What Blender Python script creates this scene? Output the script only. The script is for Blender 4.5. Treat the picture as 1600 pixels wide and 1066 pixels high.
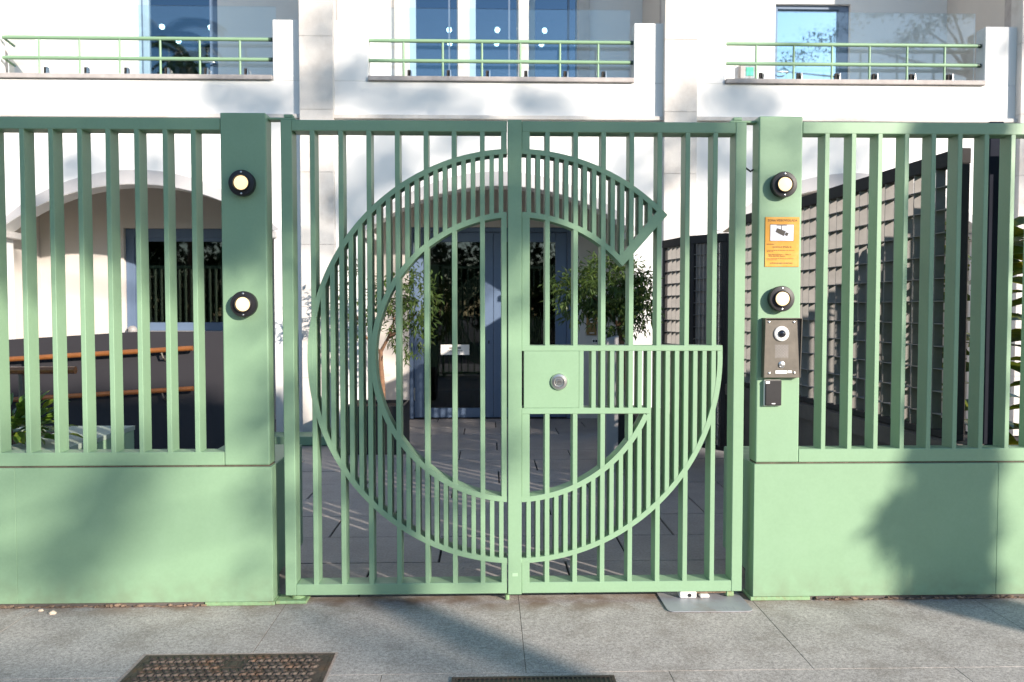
import bpy, bmesh, math, random
from mathutils import Vector, Matrix
random.seed(7)
rad = math.radians
scn = bpy.context.scene
COL = scn.collection
for o in list(bpy.data.objects):
    bpy.data.objects.remove(o)

# ------------------------------------------------------------------ camera
F_PX, YAW, PITCH, D, HC = 1292.6, rad(1.629), rad(2.245), 3.66, 1.318
cam = bpy.data.cameras.new('camera')
cam.sensor_width = 36.0
cam.lens = F_PX / 1600 * 36
cam.clip_end = 2000
cam.dof.use_dof = True
cam.dof.focus_distance = 3.7
cam.dof.aperture_fstop = 5.0
cam_o = bpy.data.objects.new('camera', cam)
cam_o.location = (0, -D, HC)
cam_o.rotation_euler = (rad(90) - PITCH, 0, -YAW)
COL.objects.link(cam_o)
scn.camera = cam_o

# ------------------------------------------------------------------ light
SUN_AZ, SUN_EL = rad(41.5), rad(18)      # azimuth measured from the wall's normal towards +X
SUN = Vector((math.sin(SUN_AZ) * math.cos(SUN_EL), -math.cos(SUN_AZ) * math.cos(SUN_EL), math.sin(SUN_EL)))
world = bpy.data.worlds.new('World')
scn.world = world
world.use_nodes = True
wn = world.node_tree.nodes
wn.clear()
w_out = wn.new('ShaderNodeOutputWorld')
w_bg = wn.new('ShaderNodeBackground')
w_sky = wn.new('ShaderNodeTexSky')
w_sky.sky_type = 'NISHITA'
w_sky.sun_disc = False
w_sky.sun_elevation = SUN_EL
w_sky.sun_rotation = rad(180) - SUN_AZ
w_sky.air_density = 1.0
w_sky.dust_density = 0.15
w_sky.ozone_density = 1.8
w_bg.inputs['Strength'].default_value = 0.15
world.node_tree.links.new(w_sky.outputs[0], w_bg.inputs[0])
world.node_tree.links.new(w_bg.outputs[0], w_out.inputs[0])
sun_l = bpy.data.lights.new('sun', 'SUN')
sun_l.energy = 5.0
sun_l.angle = rad(0.6)
sun_l.color = (1.0, 0.89, 0.77)
sun_o = bpy.data.objects.new('sun', sun_l)
sun_o.rotation_euler = (-SUN).to_track_quat('-Z', 'Y').to_euler()
sun_o.location = SUN * 30
COL.objects.link(sun_o)
vs = scn.view_settings
vs.view_transform = 'Standard'
vs.look = 'None'
vs.gamma = 1.0
vs.use_curve_mapping = False
vs.exposure = 0.78

# ------------------------------------------------------------------ pixel -> place
_F = Vector((math.sin(YAW) * math.cos(PITCH), math.cos(YAW) * math.cos(PITCH), -math.sin(PITCH)))
_R = Vector((math.cos(YAW), -math.sin(YAW), 0))
_U = _R.cross(_F)
def ray(px, py):
    return _F + _R * ((px - 800) / F_PX) - _U * ((py - 533) / F_PX)
def at(px, py, Y=0.0):
    d = ray(px, py)
    p = Vector((0, -D, HC)) + d * ((Y + D) / d.y)
    return p.x, p.z
def ax(px, Y=0.0, py=482):
    return at(px, py, Y)[0]
def az(py, Y=0.0, px=763):
    return at(px, py, Y)[1]
def gnd(px, py, z=0.0):
    d = ray(px, py)
    p = Vector((0, -D, HC)) + d * ((z - HC) / d.z)
    return p.x, p.y

# ------------------------------------------------------------------ materials
def mat(name, col, rough=0.6, metal=0.0, var=0.12, scale=6.0, bump=0.0, bscale=60.0, spec=0.5, fine=0.0, fscale=250.0,
        coat=0.0, speck=0.0, sscale=260.0, tint=None, tscale=2.0, tamt=0.0, emit=None, estr=0.0):
    m = bpy.data.materials.new(name)
    m.use_nodes = True
    nt = m.node_tree
    b = nt.nodes['Principled BSDF']
    b.inputs['Roughness'].default_value = rough
    b.inputs['Metallic'].default_value = metal
    b.inputs['Specular IOR Level'].default_value = spec
    b.inputs['Coat Weight'].default_value = coat
    tc = nt.nodes.new('ShaderNodeTexCoord')
    geo = nt.nodes.new('ShaderNodeNewGeometry')
    n1 = nt.nodes.new('ShaderNodeTexNoise')
    n1.inputs['Scale'].default_value = scale
    n1.inputs['Detail'].default_value = 6
    n1.inputs['Roughness'].default_value = 0.65
    nt.links.new(geo.outputs['Position'], n1.inputs['Vector'])
    mr = nt.nodes.new('ShaderNodeMapRange')
    mr.inputs[1].default_value = 0.3
    mr.inputs[2].default_value = 0.7
    mr.inputs[3].default_value = 1 - var
    mr.inputs[4].default_value = 1 + var
    nt.links.new(n1.outputs[0], mr.inputs[0])
    mul = nt.nodes.new('ShaderNodeVectorMath')
    mul.operation = 'SCALE'
    mul.inputs[0].default_value = col
    nt.links.new(mr.outputs[0], mul.inputs['Scale'])
    out = mul.outputs[0]
    if fine > 0:
        n2 = nt.nodes.new('ShaderNodeTexNoise')
        n2.inputs['Scale'].default_value = fscale
        n2.inputs['Detail'].default_value = 3
        nt.links.new(geo.outputs['Position'], n2.inputs['Vector'])
        m2 = nt.nodes.new('ShaderNodeMapRange')
        m2.inputs[1].default_value = 0.32
        m2.inputs[2].default_value = 0.68
        m2.inputs[3].default_value = 1 - fine
        m2.inputs[4].default_value = 1 + fine
        nt.links.new(n2.outputs[0], m2.inputs[0])
        mu2 = nt.nodes.new('ShaderNodeVectorMath')
        mu2.operation = 'SCALE'
        nt.links.new(out, mu2.inputs[0])
        nt.links.new(m2.outputs[0], mu2.inputs['Scale'])
        out = mu2.outputs[0]
    if speck > 0:
        vo = nt.nodes.new('ShaderNodeTexVoronoi')
        vo.inputs['Scale'].default_value = sscale
        nt.links.new(geo.outputs['Position'], vo.inputs['Vector'])
        sv = nt.nodes.new('ShaderNodeSeparateColor')
        nt.links.new(vo.outputs['Color'], sv.inputs[0])
        ms = nt.nodes.new('ShaderNodeMapRange')
        ms.inputs[3].default_value = 1 - speck
        ms.inputs[4].default_value = 1 + speck
        nt.links.new(sv.outputs[0], ms.inputs[0])
        mu3 = nt.nodes.new('ShaderNodeVectorMath')
        mu3.operation = 'SCALE'
        nt.links.new(out, mu3.inputs[0])
        nt.links.new(ms.outputs[0], mu3.inputs['Scale'])
        out = mu3.outputs[0]
    if tint:
        n3 = nt.nodes.new('ShaderNodeTexNoise')
        n3.inputs['Scale'].default_value = tscale
        n3.inputs['Detail'].default_value = 8
        n3.inputs['Roughness'].default_value = 0.7
        nt.links.new(geo.outputs['Position'], n3.inputs['Vector'])
        m3 = nt.nodes.new('ShaderNodeMapRange')
        m3.inputs[1].default_value = 0.5
        m3.inputs[2].default_value = 0.72
        m3.inputs[3].default_value = 0
        m3.inputs[4].default_value = tamt
        nt.links.new(n3.outputs[0], m3.inputs[0])
        mx = nt.nodes.new('ShaderNodeMix')
        mx.data_type = 'RGBA'
        mx.inputs[7].default_value = (*tint, 1)
        nt.links.new(m3.outputs[0], mx.inputs[0])
        nt.links.new(out, mx.inputs[6])
        out = mx.outputs[2]
    nt.links.new(out, b.inputs['Base Color'])
    if bump > 0:
        n4 = nt.nodes.new('ShaderNodeTexNoise')
        n4.inputs['Scale'].default_value = bscale
        n4.inputs['Detail'].default_value = 5
        nt.links.new(geo.outputs['Position'], n4.inputs['Vector'])
        bp = nt.nodes.new('ShaderNodeBump')
        bp.inputs['Strength'].default_value = bump
        bp.inputs['Distance'].default_value = 0.004
        nt.links.new(n4.outputs[0], bp.inputs['Height'])
        nt.links.new(bp.outputs[0], b.inputs['Normal'])
    if emit:
        b.inputs['Emission Color'].default_value = (*emit, 1)
        b.inputs['Emission Strength'].default_value = estr
    return m

def glass_mat(name, tint=(0.75, 0.85, 0.9), refl=0.35, refl_col=(1, 1, 1)):
    m = bpy.data.materials.new(name)
    m.use_nodes = True
    nt = m.node_tree
    nt.nodes.clear()
    o = nt.nodes.new('ShaderNodeOutputMaterial')
    t = nt.nodes.new('ShaderNodeBsdfTransparent')
    t.inputs[0].default_value = (*tint, 1)
    g = nt.nodes.new('ShaderNodeBsdfGlossy')
    g.inputs['Color'].default_value = (*refl_col, 1)
    g.inputs['Roughness'].default_value = 0.02
    mx = nt.nodes.new('ShaderNodeMixShader')
    lw = nt.nodes.new('ShaderNodeFresnel')
    lw.inputs[0].default_value = 1.5
    ad = nt.nodes.new('ShaderNodeMath')
    ad.operation = 'ADD'
    ad.use_clamp = True
    ad.inputs[1].default_value = refl
    nt.links.new(lw.outputs[0], ad.inputs[0])
    nt.links.new(ad.outputs[0], mx.inputs[0])
    nt.links.new(t.outputs[0], mx.inputs[1])
    nt.links.new(g.outputs[0], mx.inputs[2])
    nt.links.new(mx.outputs[0], o.inputs[0])
    return m

def leaf_mat(name, col, var=0.35, trans=0.3, yellow=(0.3, 0.3, 0.03), yamt=0.2, rough=0.45):
    m = mat(name, col, rough=rough, var=var, scale=14, tint=yellow, tscale=9, tamt=yamt)
    nt = m.node_tree
    b = nt.nodes['Principled BSDF']
    o = nt.nodes['Material Output']
    tr = nt.nodes.new('ShaderNodeBsdfTranslucent')
    src = b.inputs['Base Color'].links[0].from_socket
    nt.links.new(src, tr.inputs[0])
    mx = nt.nodes.new('ShaderNodeMixShader')
    mx.inputs[0].default_value = trans
    nt.links.new(b.outputs[0], mx.inputs[1])
    nt.links.new(tr.outputs[0], mx.inputs[2])
    nt.links.new(mx.outputs[0], o.inputs[0])
    return m

GREEN = mat('green_paint', (0.222, 0.355, 0.224), rough=0.45, var=0.045, scale=3.0, bump=0.05, bscale=420, spec=0.4,
            fine=0.02, fscale=90, tint=(0.245, 0.38, 0.255), tscale=5, tamt=0.35)
GREEN_WORN = mat('green_paint_worn', (0.22, 0.36, 0.19), rough=0.55, var=0.18, scale=30, bump=0.2, bscale=120,
                 tint=(0.24, 0.13, 0.06), tscale=28, tamt=0.9)
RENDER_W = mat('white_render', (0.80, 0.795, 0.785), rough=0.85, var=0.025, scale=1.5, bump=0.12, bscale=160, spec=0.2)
STONE = mat('pale_stone', (0.60, 0.575, 0.55), rough=0.75, var=0.08, scale=5, fine=0.05, fscale=120, bump=0.1, bscale=90,
            tint=(0.42, 0.37, 0.33), tscale=3.0, tamt=0.55, spec=0.3)
STONE_COPING = mat('coping_stone', (0.40, 0.37, 0.36), rough=0.75, var=0.14, scale=12, fine=0.08, fscale=150, spec=0.3)
STONE_ARCH = mat('arch_stone', (0.47, 0.46, 0.47), rough=0.8, var=0.05, scale=4, fine=0.03, spec=0.2)
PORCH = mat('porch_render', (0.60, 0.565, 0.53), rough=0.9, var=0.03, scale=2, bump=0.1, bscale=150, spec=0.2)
GRANITE = mat('granite', (0.385, 0.355, 0.33), rough=0.78, var=0.16, scale=3.0, fine=0.18, fscale=60, speck=0.30, sscale=260, bump=0.2, bscale=190,
              tint=(0.17, 0.14, 0.11), tscale=3.4, tamt=0.6, spec=0.3)
PAVER = mat('dark_paver', (0.30, 0.275, 0.26), rough=0.62, var=0.16, scale=2.5, fine=0.12, fscale=80, bump=0.12, bscale=70,
            tint=(0.33, 0.30, 0.28), tscale=3.5, tamt=0.5, spec=0.4)
JOINT = mat('dark_joint', (0.025, 0.022, 0.02), rough=0.95, var=0.3, scale=30)
MORTAR = mat('joint_mortar', (0.11, 0.085, 0.065), rough=0.95, var=0.35, scale=25, fine=0.3)
ASPHALT = mat('asphalt', (0.055, 0.055, 0.057), rough=0.9, var=0.15, scale=3, fine=0.4, fscale=150)
BLUE_FRAME = mat('blue_grey_frame', (0.115, 0.165, 0.255), rough=0.4, var=0.06, scale=3, spec=0.4)
SUNLIT_FRAME = mat('sunlit_blue_frame', (0.30, 0.42, 0.53), rough=0.4, var=0.05, scale=3)  # blue-grey frame paint with the sunlight on it put into the colour
DARK_WALL = mat('dark_grey_dado', (0.024, 0.022, 0.027), rough=0.75, var=0.1, scale=3, bump=0.08)
SCREEN = mat('dark_bronze_grating', (0.215, 0.205, 0.195), rough=0.7, var=0.14, scale=8, spec=0.2)
SCREEN_FRAME = mat('dark_bronze_frame', (0.045, 0.042, 0.042), rough=0.85, spec=0.1, var=0.12, scale=6)
KERB = mat('brown_kerb', (0.10, 0.088, 0.080), rough=0.85, var=0.2, scale=5, fine=0.15)
NAVY = mat('navy_post', (0.016, 0.018, 0.027), rough=0.85, var=0.1, spec=0.1)
BLACK = mat('black_metal', (0.014, 0.013, 0.015), rough=0.42, var=0.2, scale=20)
BLACK_POT = mat('black_planter', (0.016, 0.016, 0.017), rough=0.5, var=0.2, scale=9)
SLEEVE_SHADED = mat('shaded_green_sleeve', (0.03, 0.06, 0.04), rough=0.5)  # railing green darkened, the shade on the sleeves is put into the colour
STEEL = mat('brushed_steel', (0.62, 0.62, 0.61), rough=0.28, metal=1.0, var=0.06, scale=40)
STEEL_DULL = mat('dull_steel', (0.125, 0.112, 0.095), rough=0.5, metal=0.45, var=0.14, scale=16, fine=0.05,
                 tint=(0.17, 0.15, 0.125), tscale=22, tamt=0.7)
WHITE_PL = mat('white_plastic', (0.78, 0.77, 0.74), rough=0.4, var=0.05)
ZINC = mat('galvanised_plate', (0.36, 0.37, 0.40), rough=0.52, metal=0.35, var=0.08, scale=8, fine=0.05,
           tint=(0.28, 0.17, 0.10), tscale=9, tamt=0.5)
RUST = mat('rusty_iron', (0.105, 0.082, 0.068), rough=0.65, metal=0.5, var=0.35, scale=14, fine=0.2, fscale=120, bump=0.3,
           bscale=120, tint=(0.22, 0.11, 0.055), tscale=10, tamt=0.8)
WOOD = mat('varnished_wood', (0.235, 0.085, 0.022), rough=0.35, var=0.18, scale=12, fine=0.1, fscale=60, coat=0.3)
BARK = mat('bark', (0.19, 0.105, 0.06), rough=0.85, var=0.3, scale=30, bump=0.6, bscale=70)
SOIL = mat('soil', (0.05, 0.03, 0.02), rough=0.95, var=0.4, scale=60, bump=0.8, bscale=90)
INTERIOR = mat('dark_interior', (0.05, 0.047, 0.045), rough=0.9, var=0.2, scale=1.5)
INTERIOR_UP = mat('upper_interior', (0.10, 0.115, 0.14), rough=0.9, var=0.15, scale=1.5)
GLASS_DOOR = glass_mat('door_glass', (0.40, 0.44, 0.44), 0.02)
GLASS_UP = glass_mat('window_glass', (0.22, 0.30, 0.36), 0.18, (0.52, 0.72, 0.92))
GLASS_PALE = glass_mat('pale_window_glass', (0.5, 0.6, 0.62), 0.72, (0.85, 0.97, 1.0))
GLASS_CLEAR = glass_mat('balustrade_glass', (0.93, 0.97, 0.97), 0.015)
LAMP_GLOW = mat('lamp_lens', (0.40, 0.33, 0.22), rough=0.3, var=0.0, emit=(1.0, 0.72, 0.36), estr=0.95)
GLOBE_GLOW = mat('globe_glow', (0.9, 0.88, 0.82), rough=0.4, var=0.0, emit=(1.0, 0.85, 0.62), estr=40.0)
YELLOW = mat('yellow_sign', (0.62, 0.29, 0.03), rough=0.35, var=0.05, scale=25, coat=0.4, tint=(0.66, 0.42, 0.14), tscale=14, tamt=0.6)
INK = mat('dark_ink', (0.06, 0.05, 0.04), rough=0.6, var=0.1)
INK_BROWN = mat('brown_ink', (0.10, 0.05, 0.015), rough=0.6, var=0.1)
SIGN_WHITE = mat('sign_white', (0.72, 0.73, 0.80), rough=0.4, var=0.03)
BRASS = mat('brass_plate', (0.27, 0.17, 0.07), rough=0.4, metal=0.7, var=0.1)
GREY_POST = mat('grey_pedestal', (0.32, 0.31, 0.31), rough=0.5, var=0.06)
LEAF = leaf_mat('olive_leaf', (0.065, 0.11, 0.026), yellow=(0.16, 0.2, 0.02), yamt=0.5)
LEAF_TREE = leaf_mat('street_leaf', (0.04, 0.075, 0.02), trans=0.12, yamt=0.1)
LEAF_SHRUB = leaf_mat('shrub_leaf', (0.085, 0.16, 0.02), yellow=(0.38, 0.36, 0.03), yamt=0.6)
LEAF_BIG = leaf_mat('glossy_leaf', (0.10, 0.13, 0.015), yellow=(0.42, 0.32, 0.02), yamt=0.8, rough=0.3)
CRUMB = mat('crumbling_mortar', (0.19, 0.13, 0.09), rough=0.95, var=0.6, scale=35, fine=0.2)
CRUMB2 = mat('pale_mortar', (0.36, 0.29, 0.25), rough=0.95, var=0.25, scale=25, fine=0.2)
PEBBLE = mat('pale_pebble', (0.62, 0.52, 0.40), rough=0.9, var=0.15, scale=40)
CABLE = mat('black_cable', (0.02, 0.02, 0.02), rough=0.5, var=0.0)

# rust and dirt gathered on the paving along the threshold
def add_threshold_dirt(m, y0, y1, col, amt, axis=1, nscale=7):
    nt = m.node_tree
    b = nt.nodes['Principled BSDF']
    src = b.inputs['Base Color'].links[0].from_socket
    geo = nt.nodes.new('ShaderNodeNewGeometry')
    sp = nt.nodes.new('ShaderNodeSeparateXYZ')
    nt.links.new(geo.outputs['Position'], sp.inputs[0])
    n = nt.nodes.new('ShaderNodeTexNoise')
    n.inputs['Scale'].default_value = nscale
    n.inputs['Detail'].default_value = 6
    nt.links.new(geo.outputs['Position'], n.inputs['Vector'])
    mr = nt.nodes.new('ShaderNodeMapRange')
    mr.inputs[1].default_value = y0
    mr.inputs[2].default_value = y1
    nt.links.new(sp.outputs[axis], mr.inputs[0])
    mu = nt.nodes.new('ShaderNodeMath')
    mu.operation = 'MULTIPLY'
    nt.links.new(mr.outputs[0], mu.inputs[0])
    m2 = nt.nodes.new('ShaderNodeMapRange')
    m2.inputs[1].default_value = 0.35
    m2.inputs[2].default_value = 0.65
    m2.inputs[4].default_value = amt
    nt.links.new(n.outputs[0], m2.inputs[0])
    nt.links.new(m2.outputs[0], mu.inputs[1])
    mx = nt.nodes.new('ShaderNodeMix')
    mx.data_type = 'RGBA'
    mx.inputs[7].default_value = (*col, 1)
    nt.links.new(mu.outputs[0], mx.inputs[0])
    nt.links.new(src, mx.inputs[6])
    nt.links.new(mx.outputs[2], b.inputs['Base Color'])
GREEN_BASE = GREEN.copy()
GREEN_BASE.name = 'green_paint_splashed'
add_threshold_dirt(GREEN_BASE, 0.16, 0.02, (0.17, 0.20, 0.13), 0.45, axis=2, nscale=14)
add_threshold_dirt(GRANITE, -0.14, -0.01, (0.19, 0.13, 0.09), 0.9)

# ------------------------------------------------------------------ builders
def link(o, parent=None):
    COL.objects.link(o)
    if parent is not None:
        o.parent = parent
    return o
def tag(o, label=None, cat=None, group=None, kind=None):
    if label: o['label'] = label
    if cat: o['category'] = cat
    if group: o['group'] = group
    if kind: o['kind'] = kind
    return o
def thing(name, label, cat, group=None, loc=(0, 0, 0)):
    o = bpy.data.objects.new(name, None)
    o.empty_display_size = 0.1
    o.location = loc
    link(o)
    return tag(o, label, cat, group)
def child_loc(o, parent):
    # meshes are written in world coordinates: cancel the parent's own offset
    if parent is not None:
        base = Vector((0, 0, 0))
        p = parent
        while p is not None:
            base += p.location
            p = p.parent
        o.location = o.location - base
def mesh_obj(name, bm, m, parent=None, smooth=False):
    me = bpy.data.meshes.new(name)
    bm.normal_update()
    bm.to_mesh(me)
    bm.free()
    me.materials.append(m)
    if smooth:
        for p in me.polygons:
            p.use_smooth = True
    o = bpy.data.objects.new(name, me)
    link(o, parent)
    child_loc(o, parent)
    return o
def bm_box(bm, x0, x1, y0, y1, z0, z1):
    v = [bm.verts.new(c) for c in ((x0, y0, z0), (x1, y0, z0), (x1, y1, z0), (x0, y1, z0), (x0, y0, z1), (x1, y0, z1), (x1, y1, z1), (x0, y1, z1))]
    fs = [bm.faces.new([v[i] for i in f]) for f in ((0, 3, 2, 1), (4, 5, 6, 7), (0, 1, 5, 4), (1, 2, 6, 5), (2, 3, 7, 6), (3, 0, 4, 7))]
    return v, fs
def bevel(bm, w, seg=1):
    if w > 0:
        bmesh.ops.bevel(bm, geom=list(bm.edges), offset=w, segments=seg, profile=0.5, affect='EDGES', clamp_overlap=True)
def box(name, x0, x1, y0, y1, z0, z1, m, parent=None, bev=0.0, seg=1):
    bm = bmesh.new()
    bm_box(bm, min(x0, x1), max(x0, x1), min(y0, y1), max(y0, y1), min(z0, z1), max(z0, z1))
    bevel(bm, bev, seg)
    return mesh_obj(name, bm, m, parent)
def boxes(name, lst, m, parent=None, bev=0.0):
    bm = bmesh.new()
    for b in lst:
        bm_box(bm, *b)
    bevel(bm, bev)
    return mesh_obj(name, bm, m, parent)
def prism(name, poly, y0, y1, m, parent=None, bev=0.0, smooth=False):
    """outline in x,z extruded along y"""
    bm = bmesh.new()
    n = len(poly)
    a = [bm.verts.new((p[0], y0, p[1])) for p in poly]
    b = [bm.verts.new((p[0], y1, p[1])) for p in poly]
    bm.faces.new(a)
    bm.faces.new(b[::-1])
    for i in range(n):
        bm.faces.new((a[i], b[i], b[(i + 1) % n], a[(i + 1) % n]))
    bmesh.ops.recalc_face_normals(bm, faces=bm.faces)
    if bev:
        es = [e for e in bm.edges if abs(e.verts[0].co.y - e.verts[1].co.y) < 1e-6 and abs(e.verts[0].co.y - y0) < 1e-6]
        bmesh.ops.bevel(bm, geom=es, offset=bev, segments=1, profile=0.5, affect='EDGES', clamp_overlap=True)
    return mesh_obj(name, bm, m, parent, smooth)
def plan_prism(name, poly, z0, z1, m, parent=None, bev=0.0):
    bm = bmesh.new()
    n = len(poly)
    a = [bm.verts.new((p[0], p[1], z0)) for p in poly]
    b = [bm.verts.new((p[0], p[1], z1)) for p in poly]
    bm.faces.new(a[::-1])
    bm.faces.new(b)
    for i in range(n):
        bm.faces.new((a[i], a[(i + 1) % n], b[(i + 1) % n], b[i]))
    bmesh.ops.recalc_face_normals(bm, faces=bm.faces)
    bevel(bm, bev)
    return mesh_obj(name, bm, m, parent)
def arc_band(name, cx, cz, r0, r1, a0, a1, y0, y1, m, parent=None, n=96, bev=0.0015):
    k = max(4, int(n * abs(a1 - a0) / (2 * math.pi)))
    pts = []
    for i in range(k + 1):
        a = a0 + (a1 - a0) * i / k
        pts.append((math.cos(a), math.sin(a)))
    bm = bmesh.new()
    q = []
    for c, s in pts:
        q.append([bm.verts.new((cx + r * c, y, cz + r * s)) for r, y in ((r0, y0), (r1, y0), (r1, y1), (r0, y1))])
    for i in range(k):
        for j in range(4):
            bm.faces.new((q[i][j], q[i][(j + 1) % 4], q[i + 1][(j + 1) % 4], q[i + 1][j]))
    bm.faces.new(q[0])
    bm.faces.new(q[k][::-1])
    bmesh.ops.recalc_face_normals(bm, faces=bm.faces)
    return mesh_obj(name, bm, m, parent)
def lathe(name, prof, m, parent=None, n=32, axis='Y', loc=(0, 0, 0), smooth=True, sharp=True):
    """profile of (radius, height); axis -Y: height grows towards the street"""
    bm = bmesh.new()
    rings = []
    for r, h in prof:
        ring = []
        for i in range(n):
            a = 2 * math.pi * i / n
            if axis == 'Y':
                c = (loc[0] + r * math.cos(a), loc[1] - h, loc[2] + r * math.sin(a))
            else:
                c = (loc[0] + r * math.cos(a), loc[1] + r * math.sin(a), loc[2] + h)
            ring.append(bm.verts.new(c))
        rings.append(ring)
    for k in range(len(rings) - 1):
        for i in range(n):
            bm.faces.new((rings[k][i], rings[k][(i + 1) % n], rings[k + 1][(i + 1) % n], rings[k + 1][i]))
    bm.faces.new(rings[0][::-1])
    bm.faces.new(rings[-1])
    bmesh.ops.recalc_face_normals(bm, faces=bm.faces)
    o = mesh_obj(name, bm, m, parent, smooth)
    if smooth and sharp:
        o.data.set_sharp_from_angle(angle=rad(35))
    return o
def tube(name, pts, r, m, parent=None, n=10, cap=True):
    bm = bmesh.new()
    rings = []
    pts = [Vector(p) for p in pts]
    rs = r if isinstance(r, (list, tuple)) else [r] * len(pts)
    for i, p in enumerate(pts):
        d = (pts[min(i + 1, len(pts) - 1)] - pts[max(i - 1, 0)]).normalized()
        u = d.cross(Vector((0.13, 0.21, 0.97)))
        if u.length < 1e-3:
            u = d.cross(Vector((1, 0, 0)))
        u.normalize()
        w = d.cross(u)
        rings.append([bm.verts.new(p + (u * math.cos(2 * math.pi * j / n) + w * math.sin(2 * math.pi * j / n)) * rs[i]) for j in range(n)])
    for k in range(len(rings) - 1):
        for j in range(n):
            bm.faces.new((rings[k][j], rings[k][(j + 1) % n], rings[k + 1][(j + 1) % n], rings[k + 1][j]))
    bm.faces.new(rings[0][::-1])
    bm.faces.new(rings[-1])
    bmesh.ops.recalc_face_normals(bm, faces=bm.faces)
    o = mesh_obj(name, bm, m, parent, True)
    o.data.set_sharp_from_angle(angle=rad(40))
    return o
def text(name, s, x, z, y, size, m, parent, align='CENTER', rot=(rad(90), 0, 0), sx=1.0):
    c = bpy.data.curves.new(name, 'FONT')
    c.body = s
    c.size = size
    c.align_x = align
    c.resolution_u = 2
    c.offset = size * 0.012
    o = bpy.data.objects.new(name, c)
    o.rotation_euler = rot
    COL.objects.link(o)
    bpy.context.view_layer.update()
    me = bpy.data.meshes.new_from_object(o)
    bpy.data.objects.remove(o)
    me.materials.append(m)
    ob = bpy.data.objects.new(name, me)
    ob.rotation_euler = rot
    ob.scale = (sx, 1, 1)
    ob.location = (x, y, z)
    link(ob, parent)
    child_loc(ob, parent)
    return ob
def wall_holes(name, x0, x1, z0, z1, y0, y1, holes, m, parent=None):
    xs = sorted(set([x0, x1] + [h[0] for h in holes] + [h[1] for h in holes]))
    zs = sorted(set([z0, z1] + [h[2] for h in holes] + [h[3] for h in holes]))
    bm = bmesh.new()
    V = {}
    def v(i, j):
        if (i, j) not in V:
            V[(i, j)] = bm.verts.new((xs[i], y0, zs[j]))
        return V[(i, j)]
    for i in range(len(xs) - 1):
        for j in range(len(zs) - 1):
            cx, cz = (xs[i] + xs[i + 1]) / 2, (zs[j] + zs[j + 1]) / 2
            if any(h[0] < cx < h[1] and h[2] < cz < h[3] for h in holes):
                continue
            bm.faces.new((v(i, j), v(i + 1, j), v(i + 1, j + 1), v(i, j + 1)))
    r = bmesh.ops.extrude_face_region(bm, geom=list(bm.faces))
    for g in r['geom']:
        if isinstance(g, bmesh.types.BMVert):
            g.co.y = y1
    bmesh.ops.recalc_face_normals(bm, faces=bm.faces)
    return mesh_obj(name, bm, m, parent)
def quads(name, verts, faces, m, parent=None):
    me = bpy.data.meshes.new(name)
    me.from_pydata(verts, [], faces)
    me.materials.append(m)
    o = bpy.data.objects.new(name, me)
    link(o, parent)
    child_loc(o, parent)
    return o
def rnd_dir():
    while True:
        v = Vector((random.uniform(-1, 1), random.uniform(-1, 1), random.uniform(-1, 1)))
        if 0.05 < v.length < 1:
            return v.normalized()
def add_leaf(V, Fc, p, d, l, w, droop=0.15):
    """a pointed leaf folded along its midrib"""
    u = d.cross(Vector((random.uniform(-.3, .3), random.uniform(-.3, .3), 1)))
    if u.length < 1e-3:
        u = Vector((1, 0, 0))
    u.normalize()
    nrm = u.cross(d)
    k = len(V)
    V.extend([tuple(p), tuple(p + d * l * .45 + u * w * .5 + nrm * l * .08), tuple(p + d * l - Vector((0, 0, droop * l))),
              tuple(p + d * l * .45 - u * w * .5 + nrm * l * .08)])
    Fc.append((k, k + 1, k + 2))
    Fc.append((k, k + 2, k + 3))

# ================================================================== SETTING
ground = tag(box('ground', -120, 120, -160, 60, -0.3, -0.16, ASPHALT), kind='structure')
road = tag(box('road', -60, 60, -12, -3.6, -0.155, -0.13, ASPHALT), kind='structure')
PAVE = tag(box('pavement', -9, 9, -3.6, 0.10, -0.13, -0.0014, MORTAR), kind='structure')
COURT = tag(box('courtyard_floor', -6.6, 6.6, 0.104, 6.3, -0.14, -0.014, JOINT), kind='structure')

# granite slabs: joints read from the photograph on the ground plane
jx = [ -3.02, -1.99, -0.905, 0.135, 1.19, 2.20, 3.25]
slab_rows = [(-0.715, 0.098), (-1.45, -0.7155), (-2.2, -1.4505), (-2.95, -2.2005), (-3.59, -2.9505)]
for r, (ya, yb) in enumerate(slab_rows):
    sh = [0, 0.52, 0.1, 0.47, 0.2][r]
    edges = [-4.05] + [x + sh for x in jx] + [4.3 + sh]
    for i in range(len(edges) - 1):
        g = 0.0013
        dz = random.uniform(-0.0002, 0.0002)
        box('slab', edges[i] + g, edges[i + 1] - g, ya + g, yb - g, -0.05, dz, GRANITE, PAVE, bev=0.0006)
# courtyard pavers, running bond, wide open end joints
y = 0.125
row = 0
while y < 6.15:
    dy = 0.487
    x = -5.6 + (row % 3) * 0.34
    while x < 3.4:
        w = 1.0
        y2 = min(y + dy - 0.007, 6.19)
        box('paver', x + 0.006, x + w - 0.006, y, y2, -0.06, random.uniform(-0.0015, 0.0015) - 0.002, PAVER, COURT, bev=0.0015)
        x += w
    y += dy
    row += 1

# ================================================================== BUILDING
YF, YR = 4.80, 6.20          # street face and recessed rear wall
T = 0.26
BAYS = [-3.535, 0.115, 3.765]
HALF, ZS, RISE = 1.37, 2.10, 0.465
ARC_R = (HALF ** 2 + RISE ** 2) / (2 * RISE)
PIERS = [-5.36, -1.71, 1.94, 5.59]
Z_COP = az(121, YF)
Z_COR = az(186, YF)
Z_WING = az(34, YF)
bld = thing('office_building', 'white rendered building with three arched bays, stone piers and low balconies behind the fence', 'building', loc=(0, YF, 0))

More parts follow.
